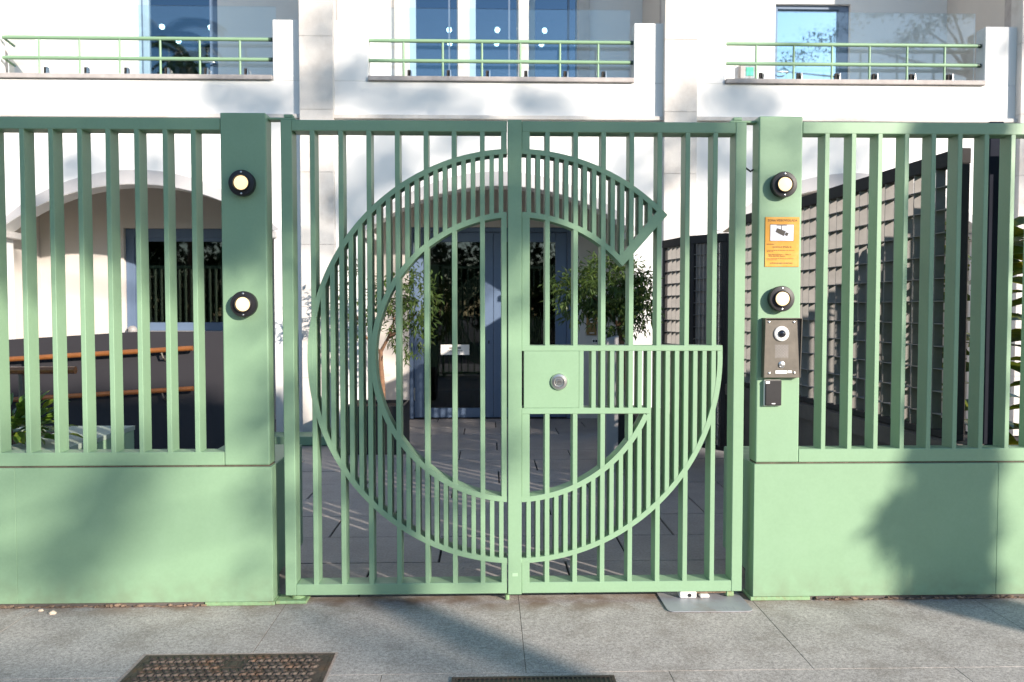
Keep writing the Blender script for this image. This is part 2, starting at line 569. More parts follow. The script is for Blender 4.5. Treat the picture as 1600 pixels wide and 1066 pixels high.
def arch_pts(xc, half, zs, rise, n=28):
    R = (half ** 2 + rise ** 2) / (2 * rise)
    zc = zs + rise - R
    a = math.asin(half / R)
    return [(xc + R * math.sin(-a + 2 * a * i / n), zc + R * math.cos(-a + 2 * a * i / n)) for i in range(n + 1)]
for b, xc in enumerate(BAYS):
    x0, x1 = PIERS[b], PIERS[b + 1]
    arc = arch_pts(xc, HALF, ZS, RISE)
    poly = [(x0, 0), (xc - HALF, 0)] + arc + [(xc + HALF, 0), (x1, 0), (x1, Z_COP - 0.05), (x0, Z_COP - 0.05)]
    prism('front_wall', poly, YF, YF + T, RENDER_W, bld)
    # archivolt of flush stone
    outer = arch_pts(xc, HALF + 0.05, ZS + 0.02, RISE + 0.125)
    band = list(outer) + [(p[0], p[1] + 0.004) for p in arc[::-1]]
    prism('archivolt', band, YF - 0.006, YF + 0.02, STONE_ARCH, bld)
    for s in (-1, 1):
        xa = xc + s * HALF
        box('impost', min(xa - s * 0.085, xa + s * 0.03), max(xa - s * 0.085, xa + s * 0.03), YF - 0.03, YF + T + 0.02, ZS - 0.07, ZS - 0.003, STONE, bld, bev=0.006)
    # coping, cornice, wings
    cx0, cx1 = ((3, 430), (578, 988), (1130, 1530))[b]
    wx0, wx1 = ax(cx0, YF), ax(cx1, YF)
    box('coping', wx0, wx1, YF - 0.035, YF + T + 0.03, Z_COP - 0.046, Z_COP, STONE_COPING, bld, bev=0.004)
    box('cornice', x0 + 0.16, x1 - 0.16, YF - 0.045, YF - 0.001, Z_COR - 0.012, Z_COR + 0.028, STONE, bld, bev=0.004)
    box('parapet_wing', x0, wx0 - 0.003, YF + 0.001, YF + 0.17, Z_COP - 0.049, Z_WING, RENDER_W, bld, bev=0.006)
    box('parapet_wing', wx1 + 0.003, x1, YF + 0.001, YF + 0.17, Z_COP - 0.049, Z_WING, RENDER_W, bld, bev=0.006)
    # balcony slab and porch ceiling
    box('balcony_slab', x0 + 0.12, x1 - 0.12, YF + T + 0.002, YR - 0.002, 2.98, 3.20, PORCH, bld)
# stone piers of stacked blocks
PW = 0.165
for i, px in enumerate(PIERS):
    pier = box('pier', px - PW + 0.006, px + PW - 0.006, YF - 0.085, YF + 0.22, 0, 7.2, STONE_COPING, bld)
    z = 0.0
    k = 0
    while z < 7.1:
        h = 0.62 if k % 2 == 0 else 0.72
        box('stone_block', px - PW, px + PW, YF - 0.092, YF + 0.10, z + 0.0015, min(z + h, 7.2) - 0.0015, STONE, pier, bev=0.0015)
        z += h
        k += 1
    # dividing wall behind each pier
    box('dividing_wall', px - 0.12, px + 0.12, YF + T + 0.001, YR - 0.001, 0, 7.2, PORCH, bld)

# openings in the rear wall
def ox(a, Y=YR): return ax(a, Y)
zd = az(355, YR)
DOOR = (ox(639), ox(893), 0.0, zd)
WLEFT = (ox(195), ox(415), az(517, YR), az(358, YR))
zb = 3.20
UPL = (ox(221), ox(346), zb, 5.35)
UPM = [(ox(641), ox(716), zb, 5.45), (ox(734), ox(809), zb, 5.45), (ox(826), ox(901), zb, 5.45)]
UPR = (ox(1206), ox(1322), zb, az(1, YR))
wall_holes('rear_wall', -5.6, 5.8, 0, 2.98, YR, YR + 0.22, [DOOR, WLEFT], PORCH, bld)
wall_holes('upper_rear_wall', -5.6, 5.8, 2.98, 7.2, YR, YR + 0.22, [UPL, UPR] + UPM, RENDER_W, bld)
# stone surround of the triple window
for xa, xb in ((619, 640.5), (716.5, 733.5), (809.5, 825.5), (901.5, 919)):
    box('stone_jamb', ox(xa), ox(xb), YR - 0.05, YR - 0.001, zb, 5.6, STONE, bld, bev=0.004)
# rooms behind
box('ground_floor_room', -5.6, 5.8, 9.6, 9.7, 0, 2.98, INTERIOR, bld)
box('ground_floor_room', -5.6, 5.8, YR + 0.23, 9.6, 2.90, 2.979, INTERIOR, bld)
box('ground_floor_room', -5.6, 5.8, YR + 0.001, 9.6, -0.10, -0.002, INTERIOR, bld)
box('upper_room', -5.6, 5.8, 10.6, 10.7, 3.0, 7.2, INTERIOR_UP, bld)
box('upper_room', -5.6, 5.8, YR + 0.23, 10.6, 6.2, 6.3, INTERIOR_UP, bld)
box('upper_room', -5.6, 5.8, YR + 0.23, 10.6, 3.0, 3.1, INTERIOR_UP, bld)
box('room_end_wall', -5.7, -5.602, YR, 10.7, 0, 7.2, INTERIOR, bld)
box('room_end_wall', 5.802, 5.9, YR, 10.7, 0, 7.2, INTERIOR, bld)
box('roof', -5.8, 6.0, YF - 0.05, 10.8, 7.21, 7.4, STONE_COPING, bld)

# entrance door, two glazed leaves in a blue-grey frame
y0 = YR + 0.02
boxes('door_frame', [(DOOR[0] + .002, DOOR[0] + 0.05, y0, y0 + 0.12, 0.002, zd - .002), (DOOR[1] - 0.05, DOOR[1] - .002, y0, y0 + 0.12, 0.002, zd - .002),
                     (DOOR[0] + 0.052, DOOR[1] - 0.052, y0, y0 + 0.12, zd - 0.055, zd - .002)], BLUE_FRAME, bld, bev=0.003)
xm = ox(771)
for a, b_, side in ((DOOR[0] + 0.054, xm - 0.002, 0), (xm + 0.002, DOOR[1] - 0.054, 1)):
    leaf = box('door_leaf', a, a + 0.115, y0 + 0.02, y0 + 0.08, 0.012, zd - 0.06, BLUE_FRAME, bld, bev=0.003)
    z1 = zd - 0.06
    box('stile', b_ - 0.135, b_, y0 + 0.02, y0 + 0.08, 0.012, z1, BLUE_FRAME, leaf, bev=0.003)
    box('rail', a + 0.116, b_ - 0.136, y0 + 0.02, y0 + 0.08, 0.012, 0.125, BLUE_FRAME, leaf, bev=0.003)
    box('rail', a + 0.116, b_ - 0.136, y0 + 0.02, y0 + 0.08, z1 - 0.11, z1, BLUE_FRAME, leaf, bev=0.003)
    box('pane', a + 0.116, b_ - 0.136, y0 + 0.045, y0 + 0.055, 0.126, z1 - 0.111, GLASS_DOOR, leaf)
    if side == 0:
        box('keyhole', b_ - 0.06, b_ - 0.047, y0 + 0.015, y0 + 0.0195, 0.90, 0.935, BLACK, leaf)
        for hz in (0.22, 1.95):
            box('door_hinge', a - 0.005, a + 0.012, y0 + 0.006, y0 + 0.0195, hz, hz + 0.15, STEEL, leaf)
# notice on the left leaf's glass
nt_ = thing('door_notice', 'small white paper notice taped inside the left glass of the blue entrance door', 'notice', loc=(0, YR, 0))
nx0, nx1, nz0, nz1 = ox(688), ox(733), az(555, YR), az(539, YR)
box('sheet', nx0, nx1, y0 + 0.039, y0 + 0.042, nz0, nz1, WHITE_PL, nt_)
box('print_line', nx0 + .10, nx1 - .10, y0 + 0.0375, y0 + 0.0385, nz0 + .075, nz0 + .09, INK, nt_)
box('print_line', nx0 + .08, nx1 - .08, y0 + 0.0375, y0 + 0.0385, nz0 + .045, nz0 + .052, INK, nt_)

# left bay window
def window(hole, fr, glass, name='window', fw=0.06, mull=(), yy=YR + 0.05, rightw=None):
    x0, x1, z0, z1 = hole
    rw = rightw or fw
    w = boxes(name, [(x0 + .002, x0 + fw, yy, yy + .09, z0 + .002, z1 - .002), (x1 - rw, x1 - .002, yy, yy + .09, z0 + .002, z1 - .002),
                     (x0 + fw + .001, x1 - rw - .001, yy, yy + .09, z1 - fw, z1 - .002), (x0 + fw + .001, x1 - rw - .001, yy, yy + .09, z0 + .002, z0 + fw)], fr, bld, bev=0.003)
    box('pane', x0 + fw + .001, x1 - rw - .001, yy + .04, yy + .05, z0 + fw + .001, z1 - fw - .001, glass, w)
    return w
w = window(WLEFT, BLUE_FRAME, GLASS_DOOR, fw=0.10)
boxes('sash_frame', [(WLEFT[0] + .101, WLEFT[0] + .15, YR + .06, YR + .12, WLEFT[2] + .101, WLEFT[3] - .101),
                     (WLEFT[0] + .152, WLEFT[1] - .101, YR + .06, YR + .12, WLEFT[3] - .15, WLEFT[3] - .101)], BLUE_FRAME, w, bev=0.003)
box('sill', WLEFT[0] - 0.02, WLEFT[1] + 0.02, YR - 0.05, YR - 0.001, WLEFT[2] - 0.035, WLEFT[2], STONE_ARCH, w, bev=0.004)
wl = window(UPL, SUNLIT_FRAME, GLASS_UP, fw=0.115, rightw=0.10)
box('frame_edge', UPL[0] + 0.045, UPL[0] + 0.055, YR + 0.04, YR + 0.0495, zb, 5.3, BLUE_FRAME, wl)
box('stile', UPL[1] - 0.10, UPL[1] - 0.004, YR + 0.03, YR + 0.0495, zb, 5.3, BLUE_FRAME, wl)
for h in UPM:
    wm = window(h, SUNLIT_FRAME, GLASS_UP, fw=0.075, rightw=0.012)
    box('sash_bar', h[1] - 0.11, h[1] - 0.09, YR + 0.06, YR + 0.085, zb + .08, 5.37, BLUE_FRAME, wm)
wr = window(UPR, BLUE_FRAME, GLASS_PALE, fw=0.045, rightw=0.12)
def handle(x, z, par, yy):
    tube('door_handle', [(x, yy, z), (x, yy - 0.05, z), (x - 0.02, yy - 0.06, z), (x - 0.13, yy - 0.06, z)], 0.010, STEEL, par)
handle(UPL[1] - 0.04, az(102, YR), wl, YR + 0.03)
handle(UPR[0] + 0.16, az(109, YR), wr, YR + 0.05)

# parapet wall of the ramp in front of the left bay, its top climbing with the ramp
YW = 4.0
rw = thing('ramp_wall', 'dark grey ramp wall carrying two wooden handrails in front of the arched bay', 'wall', loc=(-3.5, YW, 0))
wxe = ax(402, YW)
zt_ = az(518, YW)
prism('wall_body', [(-6.4, 0.001), (wxe, 0.001), (wxe, zt_), (ax(215, YW), zt_), (-6.4, zt_ - 0.060 * (ax(215, YW) + 6.4))], YW, YW + 0.12, DARK_WALL, rw, bev=0.002)

# ------------------------------------------------------------------ balcony railings and glass
rail_data = [((14, 430), (70, 132.5, 194.5, 257, 318, 380), 'left'), ((578, 988), (632.5, 693, 753.5, 813, 874, 933), 'middle'), ((1131, 1523), (1177, 1235, 1294, 1352, 1410, 1468), 'right')]
railing_labels = ['green tubular balcony railing in front of the palm-reflecting glass door', 'green tubular balcony railing in front of the triple window', 'green tubular balcony railing in front of the pale glass door with an exit sign']
glass_labels = ['clear glass balustrade behind the railing of the single glass door bay above the ramp', 'clear glass balustrade in front of the triple window', 'clear glass balustrade in front of the pale glass door']
for b, ((xa, xb), posts, nm) in enumerate(rail_data):
    Yr = YF + 0.06
    rl = thing('balcony_railing', railing_labels[b], 'railing', 'green balcony railings', loc=(BAYS[b], Yr, Z_COP))
    X0, X1 = ax(xa, Yr), ax(xb, Yr)
    zt, zm = (az(62, Yr), az(93, Yr)) if b == 0 else ((az(66, Yr), az(96, Yr)) if b == 1 else (az(71, Yr), az(100, Yr)))
    zt, zm = Z_COP + 0.375, Z_COP + 0.175
    for zz in (zt, zm):
        r = tube('rail', [(X0, Yr, zz), ((X0 + X1) / 2, Yr, zz), (X1 - 0.035, Yr, zz)], 0.019, GREEN, rl, n=14)
        tube('end_sleeve', [(X1 - 0.034, Yr, zz), (X1 + 0.004, Yr, zz)], 0.021, SLEEVE_SHADED, rl, n=14)
        if b == 0: tube('end_bracket', [(X0, Yr, zz), (X0 + 0.02, Yr + 0.05, zz - 0.02), (X0 + 0.045, Yr + 0.13, zz - 0.05)], 0.012, GREEN, rl, n=8)
    for p in posts:
        x = ax(p, Yr)
        tube('post', [(x, Yr, Z_COP + 0.001), (x, Yr, zt)], 0.0115, GREEN, rl, n=10)
    gl = thing('glass_balustrade', glass_labels[b], 'balustrade', 'glass balustrades', loc=(BAYS[b], YF + 0.16, Z_COP))
    g0, g1 = ax((22, 578, 1160)[b], YF + .16), ax((436, 982, 1514)[b], YF + .16)
    box('pane', g0, g1, YF + 0.158, YF + 0.170, Z_COP + 0.003, Z_COP + 0.74, GLASS_CLEAR, gl)
    for p in posts:
        x = ax(p + 8, YF + .12)
        box('clamp', x - 0.014, x + 0.018, YF + 0.125, YF + 0.156, Z_COP + 0.001, Z_COP + 0.105, SCREEN_FRAME, gl)
        prism('clamp_wedge', [(x + 0.019, Z_COP + 0.001), (x + 0.036, Z_COP + 0.001), (x + 0.030, Z_COP + 0.10), (x + 0.026, Z_COP + 0.10)], YF + 0.10, YF + 0.156, STEEL, gl)
# exit light on the right balcony
ex = thing('exit_light', 'small green and grey emergency light on the balcony wall by the pale glass door', 'light', loc=(0, YR, 0))
exx, exz = ox(1163), az(111, YR)
box('body', exx - 0.10, exx + 0.10, YR - 0.06, YR - 0.001, exz - 0.085, exz + 0.085, GREY_POST, ex, bev=0.008)
box('panel', exx - 0.03, exx + 0.06, YR - 0.066, YR - 0.0605, exz - 0.05, exz + 0.05, mat('exit_green', (0.05, 0.45, 0.32), rough=0.4), ex, bev=0.003)
# pendant lamps inside the upper rooms
for (px, py, Yl, lab) in ((253, 42, 7.6, 'glowing pendant globe behind the palm-reflecting glass, beside its frame'), (329, 43, 7.6, 'glowing pendant globe behind the palm-reflecting glass, beside the dark stile'),
                          (279, 64, 8.6, 'lower glowing pendant globe deep behind the palm-reflecting glass'),
                          (702, 47, 7.4, 'glowing pendant globe behind the window nearest the ramp bay'), (777, 47, 7.4, 'glowing pendant globe behind the middle pane of the triple window'),
                          (851, 48, 7.4, 'glowing pendant globe behind the triple window pane nearest the exit sign bay'),
                          (703, 68, 8.6, 'low glowing pendant globe deep behind the window nearest the ramp bay'), (776, 68, 8.6, 'low glowing pendant globe deep behind the middle pane of the triple window'),
                          (846, 69, 8.6, 'low glowing pendant globe deep behind the pane nearest the exit sign bay')):
    x, z = at(px, py, Yl)
    gp = thing('pendant_lamp', lab, 'lamp', 'pendant lamps of the upper floor', loc=(x, Yl, z))
    r = 0.024 * (Yl + D) / 10.5 * 1.4
    lathe('globe', [(r * math.sin(math.pi * max(.06, min(.94, i / 10))), -r * math.cos(math.pi * i / 10)) for i in range(11)], GLOBE_GLOW, gp, n=16, axis='Z', loc=(x, Yl, z), sharp=False)
    tube('cord', [(x, Yl, z + r * .95), (x, Yl, 6.195)], 0.003, CABLE, gp, n=6)

# ================================================================== FENCE, BASE WALLS AND POSTS
DF = 0.088
ZR0, ZR1 = az(205.5), az(187)        # fence top rail
ZB0, ZB1 = az(724), az(704.5)        # fence bottom rail
ZBASE = az(725.5)
def fence(side):
    if side == 'l':
        f = thing('steel_fence', 'green steel bar fence with square post and two lamps beside the ramp', 'fence', 'green fence sections', loc=(-2.0, 0, ZBASE))
        pxl, pxr = 347.5, 418.5
        xa, xb = -7.2, ax(pxl)
        bars = [-59, -14] + [(31 + 43.6) / 2 + 3.7 + i * 45.1 for i in range(7)]
        bars = [-101, -56, -9.5, 38.5, 83.5, 128.3, 172.4, 217.0, 261.2, 304.9] + [-101 - 45 * i for i in range(1, 36)]     # centres at mid height
    else:
        f = thing('steel_fence', 'green steel bar fence with square post carrying the intercom and yellow sign', 'fence', 'green fence sections', loc=(2.0, 0, ZBASE))
        pxl, pxr = 1183.3, 1250.8
        xa, xb = ax(pxr), 8.0
        bars = [1289.6, 1331.0, 1372.0, 1413.5, 1455.2, 1496.3, 1537.5, 1578.5] + [1578.5 + 41.3 * i for i in range(1, 46)]
    ztop = az(178.5)
    post = box('post', ax(pxl), ax(pxr), 0, 0.098, ZBASE + 0.001, ztop, GREEN, f, bev=0.006, seg=3)
    box('top_rail', xa + (0 if side == 'l' else 0.001), xb - (0.001 if side == 'l' else 0), 0.003, DF + 0.003, ZR0, ZR1, GREEN, f, bev=0.0025)
    box('bottom_rail', xa + (0 if side == 'l' else 0.001), xb - (0.001 if side == 'l' else 0), 0.003, DF + 0.003, ZBASE + 0.001, ZB1, GREEN, f, bev=0.0025)
    for c in bars:
        x = ax(c)
        box('bar', x - 0.0105, x + 0.0105, 0.0042, DF + 0.0018, ZB1 - 0.005, ZR0 + 0.005, GREEN, f, bev=0.0018)
    # upper hinge bracket welded to the post
    if side == 'l':
        hx0, hx1, pin = ax(pxr) + 0.001, ax(461), ax(450)
    else:
        hx0, hx1, pin = ax(1142), ax(pxl) - 0.001, ax(1154)
    hb = box('hinge_bracket', hx0, hx1, 0.035, 0.085, az(188) + 0.004, az(188) + 0.014, GREEN, f, bev=0.002)
    box('hinge_pin_block', pin - 0.020, pin + 0.020, 0.04, 0.075, az(188) + 0.015, az(188) + 0.030, GREEN, hb, bev=0.003)
    return f
fl = fence('l')
fr = fence('r')
def base_wall(side):
    if side == 'l':
        b = thing('base_wall', 'low green metal-clad wall under the fence beside the ramp', 'wall', 'green base walls', loc=(-2.0, 0, 0))
        x1 = ax(422.0)
        xs = [-7.2, ax(18, 0), x1]
    else:
        b = thing('base_wall', 'low green metal-clad wall under the fence with the intercom post, a tall soft shadow on it', 'wall', 'green base walls', loc=(2.0, 0, 0))
        xs = [ax(1181.0), ax(1565, 0), 8.0]
    for i in range(2):
        box('cladding_panel', xs[i] + (0.0003 if i else 0), xs[i + 1] - (0 if i else 0.0003), -0.005, 0.112, 0.018, ZBASE - 0.006, GREEN_BASE, b, bev=0.0014)
    box('plinth', xs[0] + 0.01, xs[2] - 0.004, 0.004, 0.10, 0.0005, 0.0175, KERB, b)
    box('top_seam', xs[0] + 0.012, xs[2] - 0.012, 0.008, 0.095, ZBASE - 0.0058, ZBASE + 0.0005, MORTAR, b)
    # foot strip beside the opening
    if side == 'l':
        box('foot_strip', x1 - 0.30, x1 + 0.006, -0.007, 0.108, 0.0008, 0.0172, GREEN_WORN, b, bev=0.002)
        box('inner_box', x1 - 0.40, x1 - 0.006, 0.125, 0.62, 0.10, ZBASE - 0.008, GREEN, b, bev=0.004)
        box('inner_foot', x1 - 0.34, x1 - 0.10, 0.16, 0.58, 0.001, 0.0995, KERB, b)
    else:
        box('foot_strip', xs[0] - 0.012, xs[0] + 0.26, -0.009, 0.108, 0.0008, 0.0172, GREEN_WORN, b, bev=0.002)
        box('inner_box', xs[0] + 0.006, xs[0] + 0.40, 0.125, 0.50, 0.10, ZBASE - 0.008, GREEN, b, bev=0.004)
        box('inner_foot', xs[0] + 0.10, xs[0] + 0.34, 0.16, 0.46, 0.001, 0.0995, KERB, b)
    return b
base_wall('l')
base_wall('r')
# crumbled bedding mortar under the cladding
def crumbs(name, xa, xb, label):
    bm = bmesh.new()
    x = xa
    while x < xb:
        w = random.uniform(0.006, 0.045)
        h = random.choice((random.uniform(0.002, 0.007), random.uniform(0.006, 0.014)))
        d = random.uniform(0.002, 0.012)
        m_ = Matrix.Translation((x + w / 2, -0.004 - d * 0.4, h / 2 + 0.0005)) @ Matrix.Rotation(random.uniform(-.3, .3), 4, 'Z') @ Matrix.Diagonal((w, d + 0.012, h, 1))
        r = bmesh.ops.create_icosphere(bm, subdivisions=1, radius=0.5, matrix=m_)
        for v in r['verts']:
            v.co += Vector((random.uniform(-1, 1) * .004, random.uniform(-1, 1) * .0035, random.uniform(-.3, 1) * .003))
        x += w * random.uniform(0.3, 0.95)
    o = mesh_obj(name, bm, CRUMB)
    return tag(o, label, 'mortar', kind='stuff')
crumbs('mortar_crumbs', -2.6, -1.28, 'crumbled brown bedding mortar under the green wall beside the ramp')
crumbs('mortar_crumbs', 1.47, 2.9, 'crumbled brown bedding mortar under the green wall with the intercom post')

# ================================================================== GATE
GY0, GY1 = 0.010, 0.104
CX, CZ = at(807.0, 559.5, GY0)
K = (GY0 + D) / F_PX * 1.0008
def gx(px): return ax(px, GY0, 560)
def gz(py): return az(py, GY0, 800)
RO = 325.0 * K
RO_I = RO - 0.0225
RI = 219.5 * K
RI_O = RI + 0.0235
ZT1, ZT0 = gz(189.3), gz(206.3)      # top rail
ZL0, ZL1 = gz(927.5), gz(910.5)      # bottom rail
BW = 0.0106                           # half bar width
FRONT = GY0 + 0.0012                  # bars sit a hair behind the bands
BACK = GY1 - 0.0012
# bar centres (photo px at mid height)
L_MAIN = [490.6, 534.6, 578.2, 622.3, 666.8, 710.2, 754.0]
R_MAIN = [855.0, 898.8, 942.0, 985.6, 1029.0, 1072.4, 1115.2]
leafL = thing('gate_leaf', 'green gate leaf bearing the curved back half of the big letter G', 'gate', 'gate leaves', loc=(gx(620), GY0, 0))
leafR = thing('gate_leaf', 'green gate leaf bearing the lock and the barred half of the big letter G', 'gate', 'gate leaves', loc=(gx(980), GY0, 0))
XL0, XL1 = gx(442.0), gx(792.3)
XR0, XR1 = gx(793.6), gx(1163.0)
sw = 0.0485
def zarc(R, x):
    d = R * R - x * x
    return math.sqrt(d) if d > 0 else 0.0
# frames
box('hinge_stile', XL0, XL0 + sw, GY0, GY1, ZL0, ZT1, GREEN, leafL, bev=0.0025)
box('top_rail', XL0 + sw + .0004, XL1, GY0, GY1, ZT0, ZT1, GREEN, leafL, bev=0.0025)
box('bottom_rail', XL0 + sw + .0004, XL1, GY0, GY1, ZL0, ZL1, GREEN, leafL, bev=0.0025)
box('hinge_stile', XR1 - sw, XR1, GY0, GY1, ZL0, ZT1, GREEN, leafR, bev=0.0025)
box('top_rail', gx(815.2), XR1 - sw - .0004, GY0, GY1, ZT0 , ZT1, GREEN, leafR, bev=0.0025)
box('bottom_rail', gx(815.2), XR1 - sw - .0004, GY0, GY1, ZL0, ZL1, GREEN, leafR, bev=0.0025)
box('cover_strip', XR0, gx(815.0), GY0 - 0.006, GY1 - 0.02, ZL0 - 0.003, ZT1 + 0.004, GREEN, leafR, bev=0.002)
MS0 = gx(783.3)
MR1 = gx(827.6)
xl = MS0 - CX
for (za, zb_) in ((ZT0 + .003, CZ + zarc(RO - .01, xl)), (CZ + zarc(RI + .01, xl), CZ - zarc(RI + .01, xl)), (CZ - zarc(RO - .01, xl), ZL1 - .003)):
    box('meeting_stile', MS0, XL1 - 0.001, FRONT, BACK, min(za, zb_), max(za, zb_), GREEN, leafL, bev=0.0015)
AT1, AT0 = gz(540.2), gz(548.8)       # arm top band
AB1, AB0 = gz(638.0), gz(647.2)       # arm lower band
xr = MR1 - CX
for (za, zb_) in ((ZT0 + .003, CZ + zarc(RO - .01, xr)), (CZ + zarc(RI + .01, xr), AT0 + .004), (AB0 + .004, CZ - zarc(RI + .01, xr)), (CZ - zarc(RO - .01, xr), ZL1 - .003)):
    box('meeting_stile', gx(815.3), MR1, FRONT, BACK, min(za, zb_), max(za, zb_), GREEN, leafR, bev=0.0015)
# main bars, full height
def bar(leaf, x, z0, z1, name='bar'):
    box(name, x - BW, x + BW, FRONT, BACK, z0, z1, GREEN, leaf, bev=0.0016)
for p in L_MAIN: bar(leafL, gx(p), ZL1 - .004, ZT0 + .004)
for p in R_MAIN: bar(leafR, gx(p), ZL1 - .004, ZT0 + .004)
# letter bands
def ang(x, sgn, R):
    c = max(-1, min(1, (x - CX) / R))
    return math.acos(c) * sgn
a_top = ang(XL1, 1, RO)
arc_band('letter_band', CX, CZ, RO_I, RO, a_top, 2 * math.pi - a_top, GY0, GY1, GREEN, leafL, n=180)
a_top = ang(XL1, 1, RI)
arc_band('letter_band', CX, CZ, RI, RI_O, a_top, 2 * math.pi - a_top, GY0, GY1, GREEN, leafL, n=150)
TIP = (gx(1041.5), gz(335.2))
COR = (gx(976.5), gz(412.0))
a_tip = math.atan2(TIP[1] - CZ, TIP[0] - CX)
a_cor = math.atan2(COR[1] - CZ, COR[0] - CX)
xs_ = gx(815.2)
arc_band('letter_band', CX, CZ, RO_I, RO, ang(xs_, 1, RO), a_tip + 0.012, GY0, GY1, GREEN, leafR, n=180)
arc_band('letter_band', CX, CZ, RI, RI_O, ang(xs_, 1, RI), a_cor + 0.02, GY0, GY1, GREEN, leafR, n=150)
# slanted end of the letter
tv = Vector((COR[0] - TIP[0], 0, COR[1] - TIP[1])).normalized()
nv = Vector((tv.z, 0, -tv.x))
if nv.x > 0: nv = -nv
wdt = 0.0215
# end polygon mitred into both bands
p_tip = (CX + RO * math.cos(a_tip), CZ + RO * math.sin(a_tip))
p_cor = (CX + RI * math.cos(a_cor), CZ + RI * math.sin(a_cor))
a2 = a_tip + 0.055
a3 = a_cor + 0.075
prism('letter_end', [p_tip, p_cor, (CX + RI * math.cos(a3), CZ + RI * math.sin(a3)), (CX + (RI_O) * math.cos(a3 - 0.012), CZ + (RI_O) * math.sin(a3 - .012)),
                     (CX + RO_I * math.cos(a2 - .006), CZ + RO_I * math.sin(a2 - .006)), (CX + RO * math.cos(a2), CZ + RO * math.sin(a2))], GY0 - 0.0009, GY1 + .0009, GREEN, leafR)
# arm and lower right curve
zr_ = AT1 - CZ
xe = zarc(RO, zr_)
arc_band('letter_band', CX, CZ, RO_I, RO, -ang(xs_, 1, RO), math.asin((AT0 - CZ) / RO) , GY0, GY1, GREEN, leafR, n=180)
zl_ = AB0 - CZ
arc_band('letter_band', CX, CZ, RI, RI_O, -ang(xs_, 1, RI), math.asin(zl_ / RI) - 0.0, GY0, GY1, GREEN, leafR, n=150)
prism('arm_band', [(xs_, AT0), (CX + zarc(RO, AT0 - CZ) + .0005, AT0), (CX + xe + .0005, AT1), (xs_, AT1)], GY0 - .0008, GY1 + .0008, GREEN, leafR, bev=0.0015)
prism('arm_band', [(xs_, AB0), (CX + zarc(RI_O, zl_) - .002, AB0), (CX + zarc(RI_O, AB1 - CZ) - .002, AB1), (xs_, AB1)], GY0 - .0008, GY1 + .0008, GREEN, leafR, bev=0.0015)
# lock plate
LX0, LX1 = gx(818.5), gx(904.5)
lp = box('lock_plate', LX0, LX1, GY0 - 0.0002, GY1 - 0.012, AB1 + .0005, AT0 - .0005, GREEN, leafR, bev=0.0015)
box('plate_edge', LX1 + .0005, LX1 + 0.021, GY0 + .0008, GY1 - .004, AB1 - .002, AT0 + .002, GREEN, leafR, bev=0.0015)
lx, lz = at(873.5, 596.5, GY0)
lathe('lock_cylinder', [(0.0375, 0.0), (0.0375, 0.006), (0.034, 0.011), (0.024, 0.0125), (0.0215, 0.008), (0.015, 0.007)], STEEL, lp, n=40, loc=(lx, GY0 - 0.0008, lz))
lathe('key_plug', [(0.0145, 0.0), (0.0145, 0.011), (0.013, 0.0125)], STEEL, lp, n=28, loc=(lx, GY0 - 0.003, lz))
box('key_slot', lx - 0.008, lx + 0.008, GY0 - 0.0165, GY0 - 0.0156, lz - 0.0013, lz + 0.0013, BLACK, lp)
# thin bars inside the letter
def slat(leaf, x0, x1, zt0, zt1, zb0, zb1):
    prism('slat', [(x0, zb0), (x1, zb1), (x1, zt1), (x0, zt0)], FRONT + 0.0002, BACK - 0.0002, GREEN, leaf, bev=0.0014)
ROm, RIm = RO - 0.008, RI + 0.008
def fill(leaf, px, right=False):
    xc = gx(px)
    x0, x1 = xc - BW * 0.95, xc + BW * 0.95
    u0, u1 = x0 - CX, x1 - CX
    if not right:
        if abs(u1) > RI:       # outside the inner circle: runs through
            slat(leaf, x0, x1, CZ + zarc(ROm, u0), CZ + zarc(ROm, u1), CZ - zarc(ROm, u0), CZ - zarc(ROm, u1))
        else:
            slat(leaf, x0, x1, CZ + zarc(ROm, u0), CZ + zarc(ROm, u1), CZ + zarc(RIm, u0), CZ + zarc(RIm, u1))
            slat(leaf, x0, x1, CZ - zarc(RIm, u0), CZ - zarc(RIm, u1), CZ - zarc(ROm, u0), CZ - zarc(ROm, u1))
    else:
        # upper part
        if x1 < TIP[0] - 0.03:
            def low(x, u):
                if x <= COR[0]:
                    return CZ + zarc(RIm, u)
                t = (x - COR[0]) / (TIP[0] - COR[0])
                return COR[1] + (TIP[1] - COR[1]) * t + 0.012
            slat(leaf, x0, x1, CZ + zarc(ROm, u0), CZ + zarc(ROm, u1), low(x0, u0), low(x1, u1))
        # arm and lower part
        xi = zarc(RI_O, zl_)
        if u1 < xi - 0.001:
            if x0 > LX1 + 0.022:
                slat(leaf, x0, x1, AT0 + .004, AT0 + .004, AB1 - .004, AB1 - .004)
            slat(leaf, x0, x1, CZ - zarc(RIm, u0), CZ - zarc(RIm, u1), CZ - zarc(ROm, u0), CZ - zarc(ROm, u1))
        else:
            slat(leaf, x0, x1, AT0 + .004, AT0 + .004, CZ - zarc(ROm, u0), CZ - zarc(ROm, u1))
pl = [490.6 + 43.9 * i for i in range(8)]
for i, m0 in enumerate(L_MAIN):
    m1 = L_MAIN[i + 1] if i + 1 < len(L_MAIN) else m0 + 43.6
    for f_ in (1 / 3, 2 / 3):
        p = m0 + (m1 - m0) * f_
        if p < 785:
            fill(leafL, p)
for i in range(-1, len(R_MAIN)):
    m0 = R_MAIN[i] if i >= 0 else R_MAIN[0] - 43.4
    m1 = R_MAIN[i + 1] if i + 1 < len(R_MAIN) else m0 + 43.4
    for f_ in (1 / 3, 2 / 3):
        p = m0 + (m1 - m0) * f_
        if p > 824 and gx(p) + BW - CX < RO - 0.02:
            fill(leafR, p, True)
